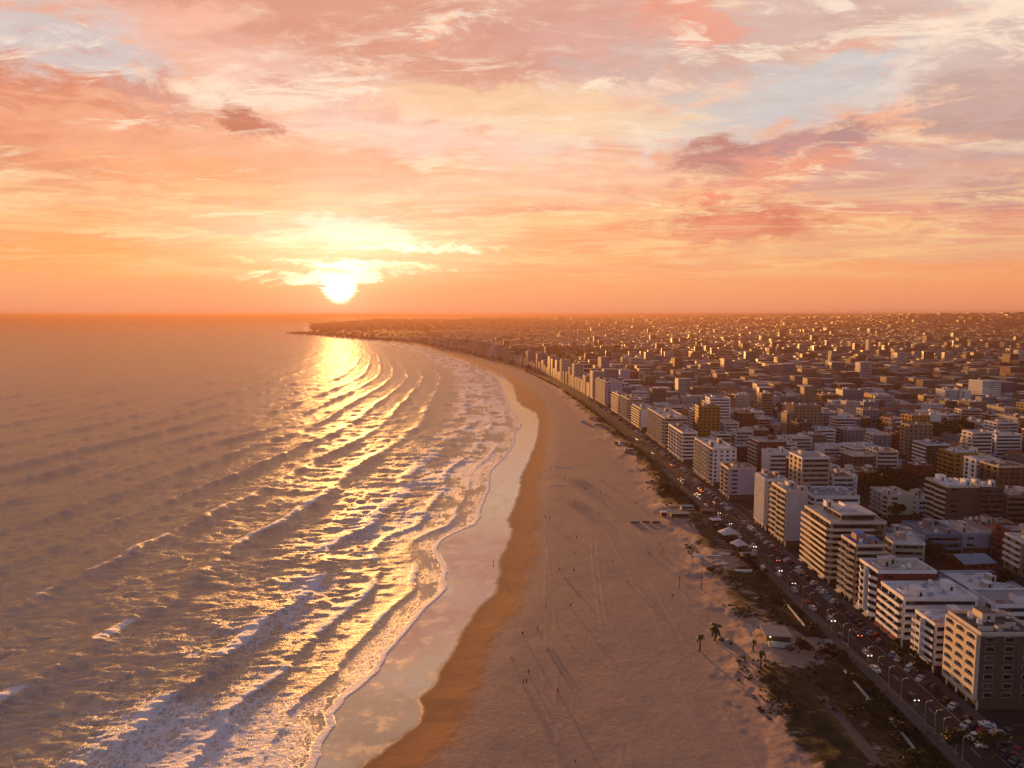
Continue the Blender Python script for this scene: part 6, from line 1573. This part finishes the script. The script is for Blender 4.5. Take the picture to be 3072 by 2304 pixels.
# ================================================================== people
skin = plain('skin', (.32, .17, .11), .6, .1); hair = plain('dark_hair', (.02, .014, .01), .6, .1)
CLO = {'black': (.015, .015, .018), 'dark blue': (.02, .03, .08), 'red': (.30, .02, .02), 'white': (.55, .53, .50), 'grey': (.12, .12, .13), 'brown': (.10, .05, .03), 'teal': (.03, .12, .12)}
cloth = lambda c: plain(c.replace(' ', '_') + '_cloth', CLO[c], .85, .15)
POSES = {}
def pose_mesh(pose):
    """joints (name: position, radius); one skin over the whole body"""
    if pose in POSES: return POSES[pose]
    w = {'walk': .28, 'stand': .04, 'run': .42, 'sit': 0, 'bend': .05}[pose]
    J = {'pel': ((0, 0, .95), .135), 'wst': ((0, .01, 1.10), .12), 'chs': ((0, .02, 1.32), .15), 'nck': ((0, .02, 1.50), .062), 'hd0': ((0, .045, 1.60), .085), 'hd1': ((0, .05, 1.70), .088)}
    for s, n in ((-1, 'l'), (1, 'r')):
        f = s * w
        J['hip' + n] = ((s * .10, 0, .90), .09); J['kne' + n] = ((s * .11, f * .6 + .04, .49), .062); J['ank' + n] = ((s * .11, f * (.9 if f > 0 else 1.35) - .02, .09 if f >= 0 else .09 + w * .35), .042); J['toe' + n] = ((s * .12, f * (.9 if f > 0 else 1.25) + .15, .04 if f >= 0 else .06 + w * .2), .035)
        J['sho' + n] = ((s * .19, .02, 1.43), .062); J['elb' + n] = ((s * .25, -f * .45, 1.15), .045); J['wri' + n] = ((s * .25, -f * .75 + .12, .92 + .08 * (w > .2)), .032); J['hnd' + n] = ((s * .25, -f * .8 + .15, .83 + .08 * (w > .2)), .036)
    if pose == 'sit':
        for n, s in (('l', -1), ('r', 1)): J['kne' + n] = ((s * .16, .38, .42), .062); J['ank' + n] = ((s * .14, .62, .08), .042); J['toe' + n] = ((s * .14, .76, .05), .035); J['hip' + n] = ((s * .11, 0.02, .16), .09); J['elb' + n] = ((s * .27, .12, .50), .045); J['wri' + n] = ((s * .16, .32, .46), .032); J['hnd' + n] = ((s * .12, .40, .46), .036); J['sho' + n] = ((s * .19, .0, .70), .062)
        J['pel'] = ((0, 0, .18), .14); J['wst'] = ((0, -.03, .36), .12); J['chs'] = ((0, -.03, .58), .15); J['nck'] = ((0, 0, .78), .062); J['hd0'] = ((0, .03, .88), .085); J['hd1'] = ((0, .035, .98), .088)
    if pose == 'bend':
        J['wst'] = ((0, .08, 1.06), .12); J['chs'] = ((0, .26, 1.16), .15); J['nck'] = ((0, .42, 1.20), .062); J['hd0'] = ((0, .51, 1.20), .085); J['hd1'] = ((0, .60, 1.19), .088)
        for n, s in (('l', -1), ('r', 1)): J['sho' + n] = ((s * .19, .33, 1.16), .062); J['elb' + n] = ((s * .22, .42, .86), .045); J['wri' + n] = ((s * .15, .48, .62), .032); J['hnd' + n] = ((s * .13, .50, .53), .036)
    E = [('pel', 'wst'), ('wst', 'chs'), ('chs', 'nck'), ('nck', 'hd0'), ('hd0', 'hd1')]
    for n in 'lr': E += [('pel', 'hip' + n), ('hip' + n, 'kne' + n), ('kne' + n, 'ank' + n), ('ank' + n, 'toe' + n), ('chs', 'sho' + n), ('sho' + n, 'elb' + n), ('elb' + n, 'wri' + n), ('wri' + n, 'hnd' + n)]
    # thumb and fingers as short chains from the palm
    for n, s in (('l', -1), ('r', 1)):
        hx, hy, hz_ = J['hnd' + n][0]; wx, wy, wz = J['wri' + n][0]; d = Vector((hx - wx, hy - wy, hz_ - wz)).normalized()
        for q in range(4):
            off = Vector((0, (q - 1.5) * .019, 0)); tip = Vector((hx, hy, hz_)) + off * 1.2 + d * (.085, .095, .09, .07)[q] + Vector((-s * .012, 0, 0))
            J[f'f{q}{n}'] = (tuple(tip), .0085); E.append(('hnd' + n, f'f{q}{n}'))
        J['th' + n] = ((hx - s * .03, hy + .05, hz_ - .02), .010); E.append(('hnd' + n, 'th' + n))
    names = list(J); me = bpy.data.meshes.new('person'); me.from_pydata([J[k][0] for k in names], [(names.index(a), names.index(b)) for a, b in E], [])
    o = bpy.data.objects.new('person_source', me); COL.objects.link(o)
    sk = o.modifiers.new('skin', 'SKIN'); sk.use_smooth_shade = True
    for k, nme in enumerate(names):
        v = me.skin_vertices[0].data[k]; v.radius = (J[nme][1],) * 2 if nme not in ('chs', 'wst', 'pel') else (J[nme][1] * 1.15, J[nme][1] * .78); v.use_root = nme == 'pel'
    sb_ = o.modifiers.new('sub', 'SUBSURF'); sb_.levels = 1; sb_.render_levels = 1
    dg = bpy.context.evaluated_depsgraph_get(); dg.update(); ev = bpy.data.meshes.new_from_object(o.evaluated_get(dg)); bpy.data.objects.remove(o)
    # a nose and a brow so that the head has a front
    for v in ev.vertices:
        h = J['hd0'][0]
        if abs(v.co.x) < .02 and v.co.y > h[1] + .07 and abs(v.co.z - h[2]) < .06: v.co.y += .02
    POSES[pose] = (ev, J); return POSES[pose]
PM = {}
def person_mesh(pose, top, bottom):
    key = (pose, top, bottom)
    if key in PM: return PM[key]
    ev, J = pose_mesh(pose); me = ev.copy(); me.name = 'person'; me.materials.clear()
    for m_ in (skin, cloth(top), cloth(bottom), hair): me.materials.append(m_)
    hd = Vector(J['hd1'][0]); h0 = Vector(J['hd0'][0]); mid = [Vector(J[k][0]) for k in ('wst', 'chs', 'shol', 'shor', 'elbl', 'elbr')]; low = [Vector(J[k][0]) for k in ('pel', 'hipl', 'hipr', 'knel', 'kner')]; sk_ = [Vector(J[k][0]) for k in ('hd0', 'nck', 'wril', 'wrir', 'hndl', 'hndr', 'ankl', 'ankr', 'toel', 'toer')]
    idx = []
    for p in me.polygons:
        c = p.center
        if (c - hd).length < .12 and (c.z > hd.z + .01 or c.y < hd.y - .05): idx.append(3); continue
        a = min((c - q).length for q in mid); b = min((c - q).length for q in low); d = min((c - q).length for q in sk_)
        idx.append(0 if d <= a and d <= b else (1 if a < b else 2))
    me.polygons.foreach_set('material_index', idx); me.polygons.foreach_set('use_smooth', [True] * len(idx)); PM[key] = me; return me
z5 = lambda a, b: (1500 + a * .545, 1400 + b * .545); z3_ = lambda a, b: (1600 + a * .3617, 950 + b * .3617)
PE = [ (z5(130, 1186), 'walk', 'black', 'dark blue', 'person in black walking toward the camera, low by the damp sand, left of a companion'), (z5(146, 1182), 'walk', 'brown', 'black', 'person in brown leaning close beside the black-clad walker'), (z5(158, 1132), 'stand', 'brown', 'brown', 'person in brown a few steps behind the low pair'),
 (z5(318, 1238), 'stand', 'red', 'red', 'person in a red top standing alone in the lower left sand'), (z5(326, 1234), 'bend', 'white', 'black', 'small pale-clad child bending beside the person in red'), (z5(415, 1622), 'walk', 'white', 'dark blue', 'person in white top at the very bottom of the sand'),
 (z5(125, 920), 'bend', 'dark blue', 'black', 'dark bent figure by the damp edge, lower of two'), (z5(208, 895), 'walk', 'black', 'black', 'dark walking figure by the damp edge, upper of two'), (z5(68, 1058), 'bend', 'teal', 'black', 'crouching teal figure at the left edge of the dry sand'), (z5(252, 768), 'stand', 'grey', 'black', 'lone grey figure near the damp sand, mid beach'),
 (z5(388, 768), 'walk', 'black', 'grey', 'dark walker right of the lone grey figure'), (z5(407, 575), 'stand', 'black', 'black', 'slim dark standing figure above the middle of the beach'), (z5(328, 568), 'run', 'black', 'dark blue', 'running dark figure left of the slim standing one'), (z5(358, 608), 'sit', 'white', 'dark blue', 'person sitting on the sand below the runner'),
 (z5(582, 523), 'bend', 'red', 'black', 'bending figure with red top in mid sand, left of a standing friend'), (z5(621, 527), 'stand', 'black', 'black', 'standing dark figure right of the bending red one'), (z5(703, 640), 'walk', 'red', 'black', 'person in a red top walking alone in the centre of the sand'), (z5(819, 482), 'stand', 'black', 'black', 'leftmost dark figure of the ball-playing group'),
 (z5(832, 484), 'bend', 'grey', 'black', 'crouched grey figure beside the leftmost ball player'), (z5(875, 477), 'sit', 'dark blue', 'black', 'person sitting at the right side of the ball group'), (z5(894, 477), 'stand', 'brown', 'black', 'rightmost standing figure of the ball group'), (z5(884, 433), 'stand', 'dark blue', 'black', 'standing figure just above the ball group'),
 (z5(413, 479), 'stand', 'grey', 'grey', 'small grey figure left of the middle beach'), (z5(422, 391), 'stand', 'black', 'black', 'upright dark figure alone in the upper middle sand'), (z5(547, 263), 'stand', 'black', 'dark blue', 'dark figure level with the boat row, far to its left'), (z5(413, 196), 'walk', 'black', 'black', 'thin walking figure in the upper sand'),
 (z5(248, 274), 'stand', 'dark blue', 'black', 'figure by the damp edge level with the boats, left of two'), (z5(274, 286), 'walk', 'brown', 'black', 'figure by the damp edge level with the boats, right of two'), (z5(357, 69), 'stand', 'black', 'black', 'left one of two small figures above the net'), (z5(386, 75), 'stand', 'grey', 'black', 'right one of two small figures above the net'),
 (z5(566, 77), 'bend', 'dark blue', 'black', 'small bent figure in the far middle sand'), (z5(748, 198), 'sit', 'black', 'brown', 'person sitting at the right side of the upper sand'), (z5(467, 123), 'stand', 'red', 'black', 'small red-topped figure right of the net'), (z5(486, 123), 'stand', 'black', 'black', 'small dark figure beside the red-topped one at the net'),
 (z5(554, 143), 'walk', 'black', 'grey', 'small walker to the right of the net players'), (z5(949, 716), 'stand', 'brown', 'black', 'thin figure just left of the tall post pair'), (z5(280, 16), 'stand', 'black', 'black', 'tall thin dark figure near the far damp edge'), (z5(265, 1006), 'sit', 'grey', 'black', 'grey figure sitting by a pale companion, lower left sand'), (z5(298, 1004), 'sit', 'white', 'grey', 'pale-clad figure sitting by a grey companion, lower left sand'),
 ((1480, 1692), 'walk', 'black', 'black', 'lone dark figure walking on the shining wet sand'), (z3_(160, 742), 'stand', 'black', 'black', 'small figure near the far damp sand bend'), (z3_(268, 970), 'bend', 'dark blue', 'black', 'small crouched figure on the far sand'), (z3_(548, 1022), 'stand', 'brown', 'black', 'small figure on the far right of the sand'), (z3_(575, 1362), 'sit', 'grey', 'black', 'sitting figure in the far centre sand'),
 (z3_(430, 1427), 'walk', 'black', 'black', 'walker in the far centre sand below the sitting one'), (z3_(740, 1218), 'stand', 'black', 'grey', 'figure near the far dune scrub, right of another'), (z3_(678, 1206), 'sit', 'brown', 'black', 'sitting figure near the far dune scrub'), (z3_(180, 1092), 'stand', 'dark blue', 'black', 'tiny standing figure in the far left sand'), (z3_(190, 1248), 'stand', 'black', 'black', 'tiny upright figure left of centre on the far sand'),
 (z3_(262, 1342), 'stand', 'black', 'dark blue', 'left one of two tiny figures side by side on the far sand'), (z3_(303, 1352), 'stand', 'black', 'black', 'right one of two tiny figures side by side on the far sand')]
rp = random.Random(3)
for (pp, pose, a, b, lab) in PE:
    x, y, z = at(*pp, 1.9 if pp != (1480, 1692) else .1)
    o = link('person', person_mesh(pose, a, b), None, (x, y, z - .02), R(rp.uniform(0, 360))); o.scale = (1.2,) * 3
    if 'child' in lab: o.scale = (.68,) * 3
    tag(o, lab, 'person', 'people on the beach')
build_haze()
